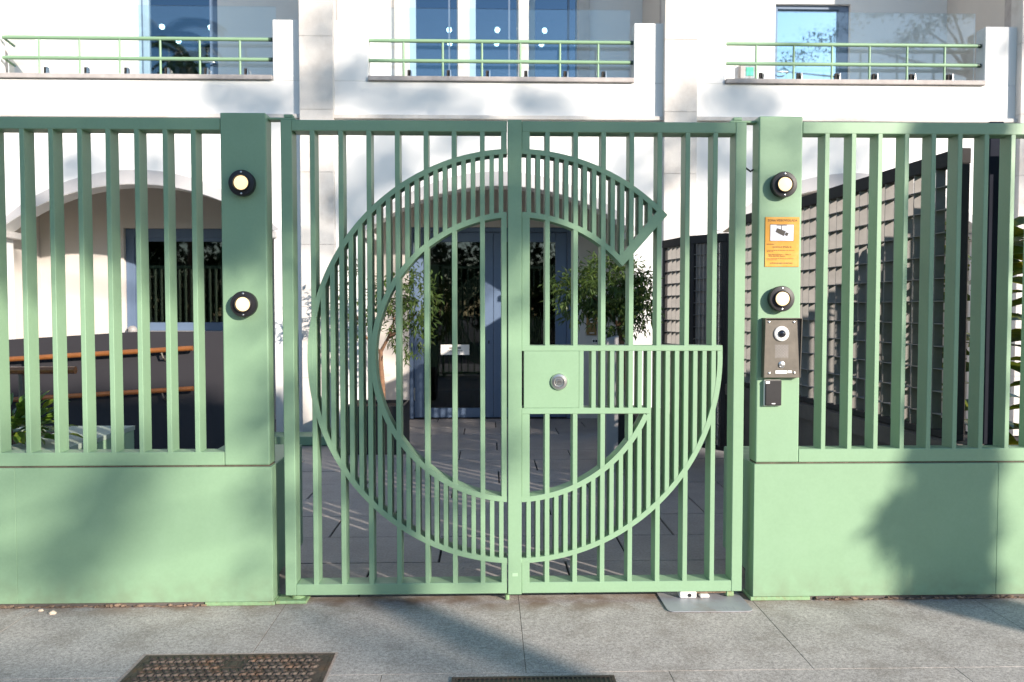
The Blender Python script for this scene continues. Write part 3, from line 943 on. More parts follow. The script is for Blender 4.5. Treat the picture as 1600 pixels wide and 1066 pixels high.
# lower pivots
tube('pivot', [(gx(458), 0.06, 0.016), (gx(458), 0.06, ZL0 + .004)], 0.031, GREEN_WORN, leafL, n=20)
box('pivot_plate', ax(424.5), ax(474), 0.004, 0.10, 0.0012, 0.0158, GREEN_WORN, leafL, bev=0.003)
box('pivot', gx(1140), gx(1153), 0.03, 0.075, 0.006, ZL0 + .004, GREEN_WORN, leafR, bev=0.006)
tube('drop_bolt', [(gx(792.6), 0.045, 0.001), (gx(792.6), 0.045, ZL0 + .01)], 0.0105, GREEN_WORN, leafL, n=14)
box('maker_tag', gx(800.5), gx(809), GY0 - 0.0069, GY0 - 0.0061, gz(900), gz(895), mat('pale_tag', (0.33, 0.5, 0.33), rough=0.5), leafR)
# operator arm under the right leaf
oa = box('operator_arm', gx(1090), gx(1140), 0.03, 0.075, ZL0 - 0.015, ZL0 - .0005, CRUMB, leafR, bev=0.003)
box('release_lock', gx(1065.5), gx(1092), 0.014, 0.07, 0.007, ZL0 - .001, WHITE_PL, leafR, bev=0.004)
box('stop_block', gx(1098), gx(1112.5), 0.014, 0.06, 0.008, ZL0 - .016, WHITE_PL, leafR, bev=0.003)
lathe('release_key', [(0.0085, 0.0), (0.0085, 0.003), (0.005, 0.003)], BLACK, leafR, n=16, loc=(gx(1081), 0.0138, 0.021))
# ground plate of the operator
gp_ = thing('operator_cover', 'grey galvanised ground plate of the gate operator under the leaf with the lock', 'plate', loc=(1.0, 0, 0))
c = [gnd(1020, 923), gnd(1042, 956), gnd(1175, 957), gnd(1165, 925)]
xa, xb, ya, yb = gnd(1043, 957)[0], gnd(1178, 957)[0], gnd(1100, 957.5)[1], 0.098
pp = []
for (qx, qy, a0_) in ((xa + .035, ya + .035, 180), (xb - .03, ya + .03, 270)):
    for i in range(7):
        a = rad(a0_ + 15 * i)
        pp.append((qx + 0.033 * math.cos(a), qy + 0.033 * math.sin(a)))
pp += [(xb, yb), (xa, yb)]
plan_prism('plate', pp, 0.002, 0.0058, ZINC, gp_, bev=0.0012)
text('embossed_word', 'Nice', (xa + xb) / 2 + 0.06, 0.0062, ya + 0.055, 0.06, mat('embossed_zinc', (0.33, 0.34, 0.37), rough=0.6, metal=0.3), gp_, rot=(0, 0, rad(180)))
# cable between gate and post
tag(tube('gate_cable', [(gx(1160), 0.108, az(250)), (gx(1168), 0.07, az(256)), (gx(1176), 0.07, az(262)), (gx(1186), 0.09, az(255))], 0.004, CABLE, n=8), 'short black cable looping between the gate and the intercom post', 'cable')

# ================================================================== POST FITTINGS
def wall_lamp(px, py, label):
    x, z = at(px, py, -0.03)
    l = thing('wall_lamp', label, 'lamp', 'round black post lamps', loc=(x, 0, z))
    lathe('housing', [(0.047, 0.0), (0.0555, 0.003), (0.0570, 0.031), (0.0545, 0.036), (0.038, 0.038), (0.0360, 0.048), (0.0335, 0.049), (0.0322, 0.040)], BLACK, l, n=40, loc=(x, -0.0005, z))
    lathe('lens', [(0.0305, 0.0), (0.0300, 0.004), (0.022, 0.0065)], LAMP_GLOW, l, n=32, loc=(x, -0.0395, z))
    for s in (-1, 1):
        lathe('screw', [(0.0042, 0.0), (0.0042, 0.002), (0.002, 0.003)], STEEL, l, n=12, loc=(x, -0.0365, z + s * 0.0460))
wall_lamp(377.5, 286, 'lit round black lamp high on the green post beside the ramp')
wall_lamp(380.5, 475.5, 'lit round black lamp low on the green post beside the ramp')
wall_lamp(1225.5, 288.5, 'lit round black lamp above the yellow sign')
wall_lamp(1221.5, 467.0, 'lit round black lamp between the yellow sign and the intercom')
# yellow sign
sx0, sx1, sz0, sz1 = ax(1193.8), ax(1246.8), az(416.3), az(338)
sg = thing('warning_sign', 'yellow video surveillance notice with a camera picture on the green post', 'sign', loc=((sx0 + sx1) / 2, 0, sz0))
box('board', sx0, sx1, -0.0035, -0.0003, sz0, sz1, YELLOW, sg, bev=0.0008)
W, Hh = sx1 - sx0, sz1 - sz0
def sp(u, v): return sx0 + u * W, sz1 - v * Hh
xm_, zz = sp(0.5, 0.088)
yy = -0.0041
text('heading', 'ZONA VIDEOVIGILADA', xm_, zz, yy, 0.0140, INK_BROWN, sg, sx=0.90)
p0, p1 = sp(0.15, 0.475), sp(0.83, 0.155)
pic = box('picture', p0[0], p1[0], -0.0044, -0.0037, p0[1], p1[1], SIGN_WHITE, sg)
t = 0.0014
boxes('picture_border', [(p0[0] - t, p0[0], -0.0047, -0.0037, p0[1] - t, p1[1] + t), (p1[0], p1[0] + t, -0.0047, -0.0037, p0[1] - t, p1[1] + t),
                         (p0[0], p1[0], -0.0047, -0.0037, p0[1] - t, p0[1]), (p0[0], p1[0], -0.0047, -0.0037, p1[1], p1[1] + t)], INK, pic)
def sgpoly(name, uv, par=pic):
    prism(name, [sp(*q) for q in uv], -0.0051, -0.0045, INK, par)
sgpoly('camera_body', [(0.345, 0.222), (0.60, 0.285), (0.545, 0.385), (0.30, 0.30)])
sgpoly('camera_hood', [(0.61, 0.305), (0.69, 0.325), (0.645, 0.385), (0.565, 0.36)])
sgpoly('camera_mount', [(0.465, 0.165), (0.485, 0.165), (0.485, 0.26), (0.465, 0.26)])
sgpoly('camera_ceiling', [(0.33, 0.158), (0.63, 0.158), (0.63, 0.172), (0.33, 0.172)])
x_, z_ = sp(0.04, 0.555); text('small_print', 'RESPONSABLE:', x_, z_, yy, 0.0055, INK_BROWN, sg, 'LEFT')
x_, z_ = sp(0.5, 0.62); text('company_line', 'GOOGLE SPAIN SL', x_, z_, yy, 0.0105, INK_BROWN, sg)
x_, z_ = sp(0.10, 0.765); text('address_line', 'Plaza Pablo Ruiz Picasso, 1   Planta 26', x_, z_, yy, 0.0072, INK_BROWN, sg, 'LEFT', sx=0.92)
x_, z_ = sp(0.10, 0.797); text('address_line', '28020, MADRID (España)', x_, z_, yy, 0.0072, INK_BROWN, sg, 'LEFT')
x_, z_ = sp(0.48, 0.938); text('web_line', 'policies.google.com/privacy', x_, z_, yy, 0.0092, INK, sg)
for (u0, u1, v) in ((0.05, 0.86, 0.668), (0.05, 0.24, 0.695), (0.05, 0.84, 0.838), (0.05, 0.34, 0.862)):
    # rows of print too small to read
    u = u0
    while u < u1:
        wd = random.uniform(0.02, 0.06)
        a_, b_ = sp(u, v + 0.006), sp(min(u + wd, u1), v - 0.004)
        box('print_word', a_[0], b_[0], -0.0044, -0.0037, a_[1], b_[1], INK_BROWN, sg)
        u += wd + 0.012
# video intercom
ix0, ix1, iz0, iz1 = ax(1190.5), ax(1247.5), az(590.5), az(497)
ic = thing('video_intercom', 'dull steel video intercom with camera eye and call button under the lamp', 'intercom', loc=((ix0 + ix1) / 2, 0, iz0))
# hooded housing: side cheeks deeper at the top than at the bottom
def cheek(name, xa, xb):
    bm = bmesh.new()
    pts = [(-0.0004, iz0), (-0.036, iz0), (-0.052, iz1), (-0.0004, iz1)]
    a = [bm.verts.new((xa, p[0], p[1])) for p in pts]
    b = [bm.verts.new((xb, p[0], p[1])) for p in pts]
    bm.faces.new(a); bm.faces.new(b[::-1])
    for i in range(4):
        bm.faces.new((a[i], b[i], b[(i + 1) % 4], a[(i + 1) % 4]))
    bmesh.ops.recalc_face_normals(bm, faces=bm.faces)
    return mesh_obj(name, bm, STEEL_DULL, ic)
cheek('hood_side', ix0, ix0 + 0.0025)
cheek('hood_side', ix1 - 0.0025, ix1)
box('hood_top', ix0 + .0026, ix1 - .0026, -0.0515, -0.0004, iz1 - 0.0025, iz1, STEEL_DULL, ic)
box('back_box', ix0 + .0027, ix1 - .0027, -0.031, -0.0005, iz0 + .0002, iz1 - .0027, STEEL_DULL, ic)
fp = box('face_plate', ix0 + .003, ix1 - .003, -0.0345, -0.0312, iz0 + .0004, iz1 - .003, STEEL_DULL, ic, bev=0.001)
def ip(px, py): return at(px, py, -0.0345)
cxi, czi = ip(1220.7, 521.5)
lathe('camera_ring', [(0.0335, 0), (0.033, 0.006), (0.028, 0.0095), (0.0165, 0.0085)], WHITE_PL, ic, n=36, loc=(cxi, -0.0346, czi))
lathe('camera_eye', [(0.017, 0.0), (0.0165, 0.006), (0.0125, 0.011), (0.006, 0.0135), (0.001, 0.014)], mat('dark_lens', (0.01, 0.01, 0.016), rough=0.06, var=0, coat=1.0), ic, n=28, loc=(cxi, -0.0425, czi))
hx_, hz_ = ip(1212.5, 540); hx2, hz2 = ip(1230.5, 558)
for i in range(9):
    for j in range(9):
        if (i + j) % 2 == 0:
            x = hx_ + (hx2 - hx_) * i / 8
            z = hz_ + (hz2 - hz_) * j / 8
            lathe('speaker_hole', [(0.0018, 0.0), (0.0018, 0.0006), (0.0008, 0.0008)], SIGN_WHITE, ic, n=6, loc=(x, -0.0346, z))
bx_, bz_ = ip(1221, 570)
lathe('call_button', [(0.0150, 0), (0.0145, 0.003), (0.0105, 0.0045), (0.0095, 0.003), (0.004, 0.004)], STEEL, ic, n=28, loc=(bx_, -0.0346, bz_))
n0, n1 = ip(1211.5, 584), ip(1229.5, 579)
box('name_strip', n0[0], n1[0], -0.0358, -0.0346, n0[1], n1[1], WHITE_PL, ic)
n0, n1 = ip(1230.5, 583), ip(1237, 579)
box('name_strip', n0[0], n1[0], -0.0358, -0.0346, n0[1], n1[1], WHITE_PL, ic)
for q in ((1201.5, 503.5), (1240.5, 503.5), (1201.5, 583.5), (1241.0, 583)):
    x, z = ip(*q)
    lathe('screw', [(0.0055, 0), (0.005, 0.002), (0.002, 0.0032)], STEEL, ic, n=14, loc=(x, -0.0346, z))
# card reader
rx0, rx1, rz0, rz1 = at(1202.0, 0, -0.02)[0], at(1229.6, 0, -0.02)[0], az(636.5, -.02), az(595, -.02)
cr = thing('card_reader', 'small black card reader with pale edge under the intercom', 'card reader', loc=((rx0 + rx1) / 2, 0, rz0))
box('back_frame', rx0, rx1, -0.014, -0.0004, rz0, rz1, WHITE_PL, cr, bev=0.005, seg=3)
box('front_cover', rx0 + .0025, rx1 - .0015, -0.0225, -0.0142, rz0 + .003, rz1 - .001, BLACK, cr, bev=0.004, seg=3)
box('sticker', rx0 + .004, rx0 + .022, -0.0234, -0.0226, rz1 - .016, rz1 - .005, WHITE_PL, cr)
box('indicator', rx0 + .032, rx0 + .048, -0.0234, -0.0226, rz0 + .010, rz0 + .0145, WHITE_PL, cr)

# ================================================================== PAVEMENT FITTINGS
mx0, my1 = gnd(232, 1028.5)
mx1 = gnd(515, 1029.5)[0]
my0 = my1 - 0.42
mh = thing('manhole_cover', 'rusty rectangular tread-plate manhole cover set in the granite pavement', 'manhole cover', loc=((mx0 + mx1) / 2, my0, 0))
box('cover_plate', mx0, mx1, my0, my1, 0.0015, 0.0045, RUST, mh)
e = 0.014
boxes('cover_frame', [(mx0 - e, mx0 - .001, my0 - e, my1 + e, 0.0018, 0.0052), (mx1 + .001, mx1 + e, my0 - e, my1 + e, 0.0018, 0.0052),
                      (mx0 - .0008, mx1 + .0008, my1 + .001, my1 + e, 0.0018, 0.0052), (mx0 - .0008, mx1 + .0008, my0 - e, my0 - .001, 0.0018, 0.0052)], RUST, mh)
e2 = 0.03
boxes('mortar_surround', [(mx0 - e2, mx0 - e - .0006, my0 - e2, my1 + e2, 0.0012, 0.0026), (mx1 + e + .0006, mx1 + e2 - .008, my0 - e2, my1 + e2, 0.0012, 0.0026),
                          (mx0 - e, mx1 + e, my1 + e + .0006, my1 + e2, 0.0012, 0.0026)], CRUMB2, mh)
def lug_mesh():
    bm = bmesh.new()
    a = 0.0185; b = 0.0085; h = 0.0065
    pts = [(-a, 0), (-a * .4, -b), (a * .4, -b), (a, 0), (a * .4, b), (-a * .4, b)]
    lo = [bm.verts.new((p[0], p[1], 0)) for p in pts]
    hi = [bm.verts.new((p[0] * .7, p[1] * .55, h)) for p in pts]
    bm.faces.new(hi)
    for i in range(6):
        bm.faces.new((lo[i], lo[(i + 1) % 6], hi[(i + 1) % 6], hi[i]))
    me = bpy.data.meshes.new('lug'); bm.to_mesh(me); bm.free(); me.materials.append(RUST)
    return me
lm = lug_mesh()
nx_, ny_ = 21, 14
for j in range(ny_):
    for i in range(nx_):
        x = mx0 + 0.025 + (mx1 - mx0 - 0.05) * (i + (0.5 if j % 2 else 0)) / nx_
        yv = my1 - 0.02 - j * (0.395 / ny_)
        if abs(x - (mx0 + mx1) / 2) < 0.045 and 0.03 < my1 - yv < 0.11:
            continue
        o = bpy.data.objects.new('lug', lm)
        o.location = (x, yv, 0.0044)
        o.rotation_euler = (0, 0, rad(35 if j % 2 else -35))
        link(o, mh)
        child_loc(o, mh)
hx = (mx0 + mx1) / 2
boxes('lifting_eye', [(hx - .035, hx - .028, my1 - .105, my1 - .035, .0046, .0066), (hx + .028, hx + .035, my1 - .105, my1 - .035, .0046, .0066),
                      (hx - .0275, hx + .0275, my1 - .042, my1 - .035, .0046, .0066), (hx - .0275, hx + .0275, my1 - .105, my1 - .098, .0046, .0066),
                      (hx - .012, hx + .012, my1 - .09, my1 - .05, .0046, .007)], RUST, mh)
gx0, gy1_ = gnd(706, 1060.5)
gx1 = gnd(960, 1059)[0]
dg = thing('drain_grate', 'dark iron drain grate at the front edge of the granite pavement', 'drain grate', loc=((gx0 + gx1) / 2, gy1_ - .3, 0))
boxes('grate_frame', [(gx0, gx1, gy1_ - .012, gy1_, .001, .006), (gx0, gx1, gy1_ - .36, gy1_ - .348, .001, .006), (gx0, gx0 + .012, gy1_ - .3475, gy1_ - .0125, .001, .006), (gx1 - .012, gx1, gy1_ - .3475, gy1_ - .0125, .001, .006)], RUST, dg)
box('grate_pan', gx0 + .013, gx1 - .013, gy1_ - .347, gy1_ - .013, .0008, .0022, BLACK, dg)
nb = 34
for i in range(nb):
    x = gx0 + .018 + (gx1 - gx0 - .036) * i / (nb - 1)
    box('grate_bar', x - .003, x + .003, gy1_ - .347, gy1_ - .013, .0024, .0056, RUST, dg)
for k, (px, py, s, lab) in enumerate(((64, 955, 0.011, 'round pale pebble by the foot of the green wall'), (82, 959.5, 0.017, 'flat elongated pale stone chip near the foot of the green wall'))):
    x, yv = gnd(px, py)
    bm = bmesh.new()
    bmesh.ops.create_icosphere(bm, subdivisions=2, radius=s, matrix=Matrix.Translation((x, yv, s * .3)) @ Matrix.Diagonal((1, .7, .5, 1)))
    for v in bm.verts:
        v.co += rnd_dir() * s * .12
    tag(mesh_obj('pebble', bm, PEBBLE), lab, 'pebble')

# ================================================================== COURTYARD THINGS
# handrails on the dado
def handrail(label, xa, xb, za, zb2, yy, r, brackets, wall=True):
    h = thing('handrail', label, 'handrail', 'wooden handrails', loc=((xa + xb) / 2, yy, 0))
    tube('rail', [(xa, yy, za), ((xa + xb) / 2, yy, (za + zb2) / 2), (xb, yy, zb2)], r, WOOD, h, n=16)
    for bx in brackets:
        z = za + (zb2 - za) * (bx - xa) / (xb - xa)
        if wall:
            tube('bracket', [(bx, yy, z - r), (bx + .01, yy + .005, z - .07), (bx + .01, YW - .001, z - .10)], 0.009, STEEL_DULL, h, n=8)
        else:
            tube('post', [(bx, yy, z - r), (bx, yy, 0.001)], 0.02, STEEL_DULL, h, n=12)
    return h
Yh = YW - 0.075
x1 = ax(300, Yh)
handrail('upper wooden handrail on the dark wall of the ramp', -5.6, x1, az(543.5, Yh) - 0.060 * (x1 + 5.6), az(543.5, Yh), Yh, 0.0235, (x1 - .28, x1 - 1.5))
handrail('lower wooden handrail on the dark wall of the ramp', -5.6, x1, az(606, Yh) - 0.060 * (x1 + 5.6), az(606, Yh), Yh, 0.0225, (x1 - .28, x1 - 1.5))
Yh2 = 2.9
x1 = ax(116, Yh2)
handrail('free-standing wooden handrail on a steel post above the leafy shrub', -5.2, x1, az(577, Yh2) - 0.01, az(577, Yh2), Yh2, 0.030, (x1 - .42,), wall=False)
# ball lamp beside the window
bl = thing('ball_lamp', 'small grey round lamp at the lower corner of the ramp window', 'lamp', loc=(ax(206, YR - .08), YR, az(516, YR - .08)))
bx, bz = at(207, 516, YR - .10)
lathe('ball', [(0.05 * math.sin(math.pi * max(.05, min(.95, i / 10))), -0.05 * math.cos(math.pi * i / 10)) for i in range(11)], GREY_POST, bl, n=20, axis='Z', loc=(bx, YR - .10, bz), sharp=False)
lathe('wall_plate', [(0.05, 0), (0.05, 0.03)], GREY_POST, bl, n=20, loc=(bx - .035, YR - .001, bz))
# green planter box with a shrub
pb = thing('planter_box', 'green planter box with flat pale top behind the fence', 'planter', loc=(-2.8, 0.7, 0))
prx = -2.10
box('box_body', -4.6, prx, 0.16, 1.28, 0.001, 0.60, GREEN, pb, bev=0.003)
boxes('rim', [(-4.6, -2.4205, 0.155, 0.30, .6005, .625), (-4.6, -2.4205, 1.16, 1.284, .6005, .625), (-2.42, prx + .004, .155, 1.284, .6005, .625)], mat('pale_green_top', (0.30, 0.36, 0.30), rough=0.7, var=0.08), pb)
box('soil', -4.6, -2.421, .3005, 1.1595, .6005, .61, SOIL, pb)
def leaf_mesh(name, l, w, m, curl=0.2):
    bm = bmesh.new()
    n = 4
    L, C, R = [], [], []
    for i in range(n + 1):
        t = i / n
        ww = w * math.sin(math.pi * min(1, 0.08 + t * .92)) * .5 if i < n else 0.001
        z = -curl * l * t * t
        C.append(bm.verts.new((0, t * l, z)))
        L.append(bm.verts.new((-ww, t * l, z + ww * .35)))
        R.append(bm.verts.new((ww, t * l, z + ww * .35)))
    for i in range(n):
        bm.faces.new((L[i], C[i], C[i + 1], L[i + 1]))
        bm.faces.new((C[i], R[i], R[i + 1], C[i + 1]))
    me = bpy.data.meshes.new(name)
    bm.to_mesh(me); bm.free()
    me.materials.append(m)
    for p in me.polygons: p.use_smooth = True
    return me
def place_leaf(me, p, d, s, par, roll=0.0):
    q = Vector(d).normalized().to_track_quat('Y', 'Z')
    o = bpy.data.objects.new('leaf', me)
    o.rotation_mode = 'QUATERNION'
    from mathutils import Quaternion
    o.rotation_quaternion = q @ Quaternion((0, 1, 0), roll)
    o.scale = (s, s, s)
    o.location = p
    link(o, par)
    child_loc(o, par)
sh = thing('leafy_shrub', 'low leafy yellow-green shrub growing in the green planter box', 'shrub', loc=(-2.52, 0.75, 0.61))
tube('stem', [(-2.52, .75, .611), (-2.51, .74, .72), (-2.49, .70, .82)], [.012, .009, .005], BARK, sh, n=8)
lm1 = leaf_mesh('shrub_leaf', 0.085, 0.042, LEAF_SHRUB)
for i in range(260):
    a = random.uniform(0, 2 * math.pi)
    el = random.uniform(-.25, 1.1)
    d = Vector((math.cos(a) * math.cos(el), math.sin(a) * math.cos(el), math.sin(el)))
    rr = random.uniform(.05, .24)
    p = Vector((-2.47, .62, .69)) + Vector((d.x * rr * 1.25, d.y * rr, d.z * rr * .62 + random.uniform(-.03, .04)))
    if p.z < .63: p.z = .64
    place_leaf(lm1, p, d + Vector((0, 0, random.uniform(-.3, .2))), random.uniform(.7, 1.25), sh, random.uniform(-.6, .6))
# shrub beyond the screen at the street fence
rs = thing('leafy_shrub', 'tall shrub with large yellow and green leaves beyond the navy post', 'shrub', loc=(2.75, 0.75, 0))
tube('stem', [(2.70, .8, 0.001), (2.69, .78, .7), (2.67, .75, 1.3), (2.68, .72, 1.72)], [.02, .016, .011, .005], BARK, rs, n=8)
lm2 = leaf_mesh('shrub_leaf_large', 0.21, 0.085, LEAF_BIG, 0.3)
for i in range(130):
    z = random.uniform(.35, 1.72)
    a = random.uniform(0, 2 * math.pi)
    d = Vector((math.cos(a), math.sin(a), random.uniform(-.1, .6)))
    p = Vector((2.68 + random.uniform(-.04, .04), .77 + random.uniform(-.04, .04), z)) + d * random.uniform(.02, .16)
    place_leaf(lm2, p, d, random.uniform(.75, 1.2), rs, random.uniform(-.7, .7))
# pots with small trees
def potted_tree(label, x, yv, pw, ph, trunk, branches, crown, nleaf):
    t = thing('potted_tree', label, 'tree', 'trees in black pots', loc=(x, yv, 0))
    hw = pw / 2
    pot = boxes('pot', [(x - hw, x + hw, yv - hw, yv - hw + .02, .001, ph), (x - hw, x + hw, yv + hw - .02, yv + hw, .001, ph),
                        (x - hw, x - hw + .02, yv - hw + .0205, yv + hw - .0205, .001, ph), (x + hw - .02, x + hw, yv - hw + .0205, yv + hw - .0205, .001, ph),
                        (x - hw + .0205, x + hw - .0205, yv - hw + .0205, yv + hw - .0205, .001, .02)], BLACK_POT, t)
    box('soil', x - hw + .0205, x + hw - .0205, yv - hw + .0205, yv + hw - .0205, .0205, ph - .03, SOIL, t)
    trunk = [Vector(p) for p in trunk]
    tr = tube('trunk', trunk, [.032 - .014 * i / (len(trunk) - 1) for i in range(len(trunk))], BARK, t, n=12)
    tips = []
    for br in branches:
        br = [Vector(p) for p in br]
        tube('branch', br, [.017 - .011 * i / (len(br) - 1) for i in range(len(br))], BARK, t, n=8)
        tips += br[1:]
    V, Fc = [], []
    for (cx, cy, cz, rx, ry, rz, n) in crown:
        for k in range(n):
            # a twig carrying a spray of leaves
            d0 = rnd_dir()
            rr = random.uniform(.25, 1) ** .6
            c0 = Vector((cx + d0.x * rx * rr, cy + d0.y * ry * rr, cz + d0.z * rz * rr))
            dirn = (d0 + rnd_dir() * .7 + Vector((0, 0, -.25))).normalized()
            for q in range(nleaf):
                p = c0 + dirn * (.02 * q) + rnd_dir() * .008
                ld = (dirn * .6 + rnd_dir() * .8 + Vector((0, 0, -.3))).normalized()
                add_leaf(V, Fc, p, ld, random.uniform(.045, .085), random.uniform(.014, .024))
    quads('crown', V, Fc, LEAF, t)['kind'] = 'stuff'
    return t
Yt = 4.05
def T_(px, py, Y=Yt):
    x, z = at(px, py, Y)
    return x, z
def pt(px, py, Y): 
    x, z = at(px, py, Y)
    return (x, Y, z)
x0 = ax(591, Yt)
potted_tree('small tree in a black pot in front of the white wall, left leaf side of the entrance' if False else 'small leafy tree with forked trunk in a black pot by the sunlit white wall', x0, Yt, 0.52, 0.44,
            [(ax(597, Yt), Yt, .40), pt(597, 600, Yt), pt(595, 570, Yt), pt(595, 546, Yt)],
            [[pt(595, 550, Yt), pt(607, 527, Yt - .02), pt(616, 500, Yt - .05), pt(608, 470, Yt - .05)], [pt(595, 552, Yt), pt(570, 525, Yt + .05), pt(556, 490, Yt + .05)],
             [pt(607, 527, Yt), pt(630, 515, Yt - .08), pt(650, 490, Yt - .1)]],
            [(*pt(653, 468, Yt - .08), .17, .17, .24, 80), (*pt(640, 520, Yt - .05), .17, .15, .17, 45), (*pt(612, 455, Yt), .16, .16, .15, 42), (*pt(560, 460, Yt + .05), .22, .18, .30, 50), (*pt(600, 500, Yt + .1), .2, .1, .12, 14)], 7)
Yt2 = 3.3
x0 = ax(995, Yt2)
potted_tree('bushy dark green tree in a black pot beside the entrance wall intercom', x0, Yt2, 0.50, 0.45,
            [(ax(985, Yt2), Yt2, .41), pt(980, 600, Yt2), pt(974, 550, Yt2), pt(966, 508, Yt2)],
            [[pt(968, 512, Yt2), pt(945, 480, Yt2 - .05), pt(915, 455, Yt2 - .1)], [pt(968, 512, Yt2), pt(975, 470, Yt2), pt(965, 430, Yt2)], [pt(966, 510, Yt2), pt(995, 475, Yt2 + .05), pt(1010, 440, Yt2 + .05)]],
            [(*pt(955, 445, Yt2), .27, .22, .21, 250), (*pt(985, 470, Yt2), .20, .18, .22, 130), (*pt(905, 465, Yt2 - .05), .17, .13, .15, 75), (*pt(880, 450, Yt2 - .05), .09, .08, .07, 18), (*pt(960, 500, Yt2), .17, .15, .10, 40)], 7)
# grey pedestal
gpd = thing('grey_pedestal', 'slim pale grey pedestal with slanted top in front of the right potted tree' if False else 'slim pale grey pedestal with slanted top beside the bushy potted tree', 'pedestal', loc=(ax(957, 3.2), 2.98, 0))
pxa, pxb = ax(948, 2.98), ax(967, 2.98)
bm = bmesh.new()
v, fs = bm_box(bm, pxa, pxb, 2.98, 3.10, 0.001, 1.10)
v[4].co.z -= .03; v[5].co.z -= .0; v[7].co.z -= .03
bevel(bm, .003)
mesh_obj('column', bm, GREY_POST, gpd)
box('reader_panel', pxa + .012, pxb - .012, 2.976, 2.9795, .90, 1.0, GREY_POST, gpd)
# entrance intercom
ei = thing('entrance_intercom', 'small brass intercom plate on the wall beside the blue entrance door', 'intercom', loc=(ax(924, YR), YR, 1))
e0, e1 = at(916, 523.5, YR), at(932, 494, YR)
box('plate', e0[0], e1[0], YR - .03, YR - .001, e0[1], e1[1], BRASS, ei, bev=.004)
ex_, ez_ = at(924, 501, YR)
lathe('camera_eye', [(0.028, 0), (0.026, .006), (.012, .008)], WHITE_PL, ei, n=20, loc=(ex_, YR - .0305, ez_))
lathe('eye_lens', [(0.014, 0), (0.012, .005)], BLACK, ei, n=16, loc=(ex_, YR - .0386, ez_))
box('name_strip', e0[0] + .035, e1[0] - .03, YR - .0315, YR - .0304, e0[1] + .02, e0[1] + .03, WHITE_PL, ei)
s0, s1 = at(925, 536.5, YR), at(934, 529.5, YR)
so = thing('wall_socket', 'white double socket under the brass entrance intercom', 'socket', loc=(s0[0], YR, s0[1]))
box('plate', s0[0], s1[0], YR - .012, YR - .001, s0[1], s1[1], WHITE_PL, so, bev=.002)
for k in (0, 1):
    cx = s0[0] + (s1[0] - s0[0]) * (.28 + .44 * k)
    box('outlet', cx - .012, cx + .012, YR - .0135, YR - .0121, (s0[1] + s1[1]) / 2 - .014, (s0[1] + s1[1]) / 2 + .014, NAVY, so)
# low green kerb at the foot of the pier
tag(box('green_kerb', -2.35, ax(512, 4.3), 4.30, 4.62, .0008, .088, GREEN, bev=.006), 'low green kerb block at the foot of the stone pier beside the ramp', 'kerb')

# ------------------------------------------------------------------ grating screen along the courtyard
def screen(label, A, B, z0, z1, pitch, zp, group='bronze grating screens', post=0.05):
    A, B = Vector((*A, 0)), Vector((*B, 0))
    u = (B - A)
    L = u.length
    u.normalize()
    n = Vector((-u.y, u.x, 0))
    rot = math.atan2(u.y, u.x)
    s = thing('grating_screen', label, 'screen', group, loc=(A.x, A.y, z0))
    s.rotation_euler = (0, 0, rot)
    def part(name, a, b, c, d, e, f, m, bev=0):
        bm = bmesh.new()
        bm_box(bm, a, b, c, d, e - z0, f - z0)
        bevel(bm, bev)
        me = bpy.data.meshes.new(name)
        bm.to_mesh(me); bm.free()
        me.materials.append(m)
        o = bpy.data.objects.new(name, me)
        link(o, s)
        return o
    part('frame_rail', 0, L, -.032, .032, z1 - .075, z1, SCREEN_FRAME, .003)
    part('frame_rail', 0, L, -.028, .028, z0, z0 + .035, SCREEN_FRAME, .003)
    part('frame_post', 0, post, -.028, .028, z0 + .036, z1 - .076, SCREEN_FRAME, .003)
    part('frame_post', L - post, L, -.028, .028, z0 + .036, z1 - .076, SCREEN_FRAME, .003)
    x = post + pitch * .5
    while x < L - post - .004:
        part('fin', x - .0022, x + .0022, -.0265, .0265, z0 + .0355, z1 - .0755, SCREEN)
        x += pitch
    z = z0 + zp
    while z < z1 - .09:
        part('cross_bar', post + .001, L - post - .001, -.0255, .0255, z - .002, z + .002, SCREEN)
        z += zp
    return s
KW = 0.66
screen('long bronze grating screen on a low kerb wall running back from the street fence', (2.335, 0.36), (2.165, 3.56), KW, 2.105, 0.098, 0.116)
screen('short bronze grating panel at the back end of the long screen', (2.12, 3.62), (1.865, 3.93), 0.05, 1.985, 0.042, 0.11)
screen('narrow bronze grating panel next to the stone pier, turned towards the street', (1.845, 3.97), (1.74, 4.48), 0.05, 1.985, 0.098, 0.116)
kw = thing('kerb_wall', 'low dark brown kerb wall under the long grating screen', 'wall', loc=(2.25, 2, 0))
def skew(name, off0, off1, z0, z1, m):
    A, B = Vector((2.335, .30, 0)), Vector((2.165, 3.57, 0))
    bm = bmesh.new()
    lo = [(A.x + off0, A.y), (A.x + off1, A.y), (B.x + off1, B.y), (B.x + off0, B.y)]
    a = [bm.verts.new((p[0], p[1], z0)) for p in lo]
    b = [bm.verts.new((p[0], p[1], z1)) for p in lo]
    bm.faces.new(a[::-1]); bm.faces.new(b)
    for i in range(4):
        bm.faces.new((a[i], a[(i + 1) % 4], b[(i + 1) % 4], b[i]))
    bmesh.ops.recalc_face_normals(bm, faces=bm.faces)
    return mesh_obj(name, bm, m, kw)
skew('kerb_body', -.04, .12, .001, .56, KERB)
skew('kerb_ledge', -.075, .12, .5605, .655, KERB)
np_ = thing('navy_post', 'thick dark navy post at the street end of the long grating screen', 'post', loc=(2.42, .36, 0))
box('shaft', ax(1541, .3), ax(1563, .3), .30, .40, .012, 2.22, NAVY, np_, bev=.004)
box('foot_plate', ax(1538, .3), ax(1566, .3), .28, .42, .001, .0115, NAVY, np_)

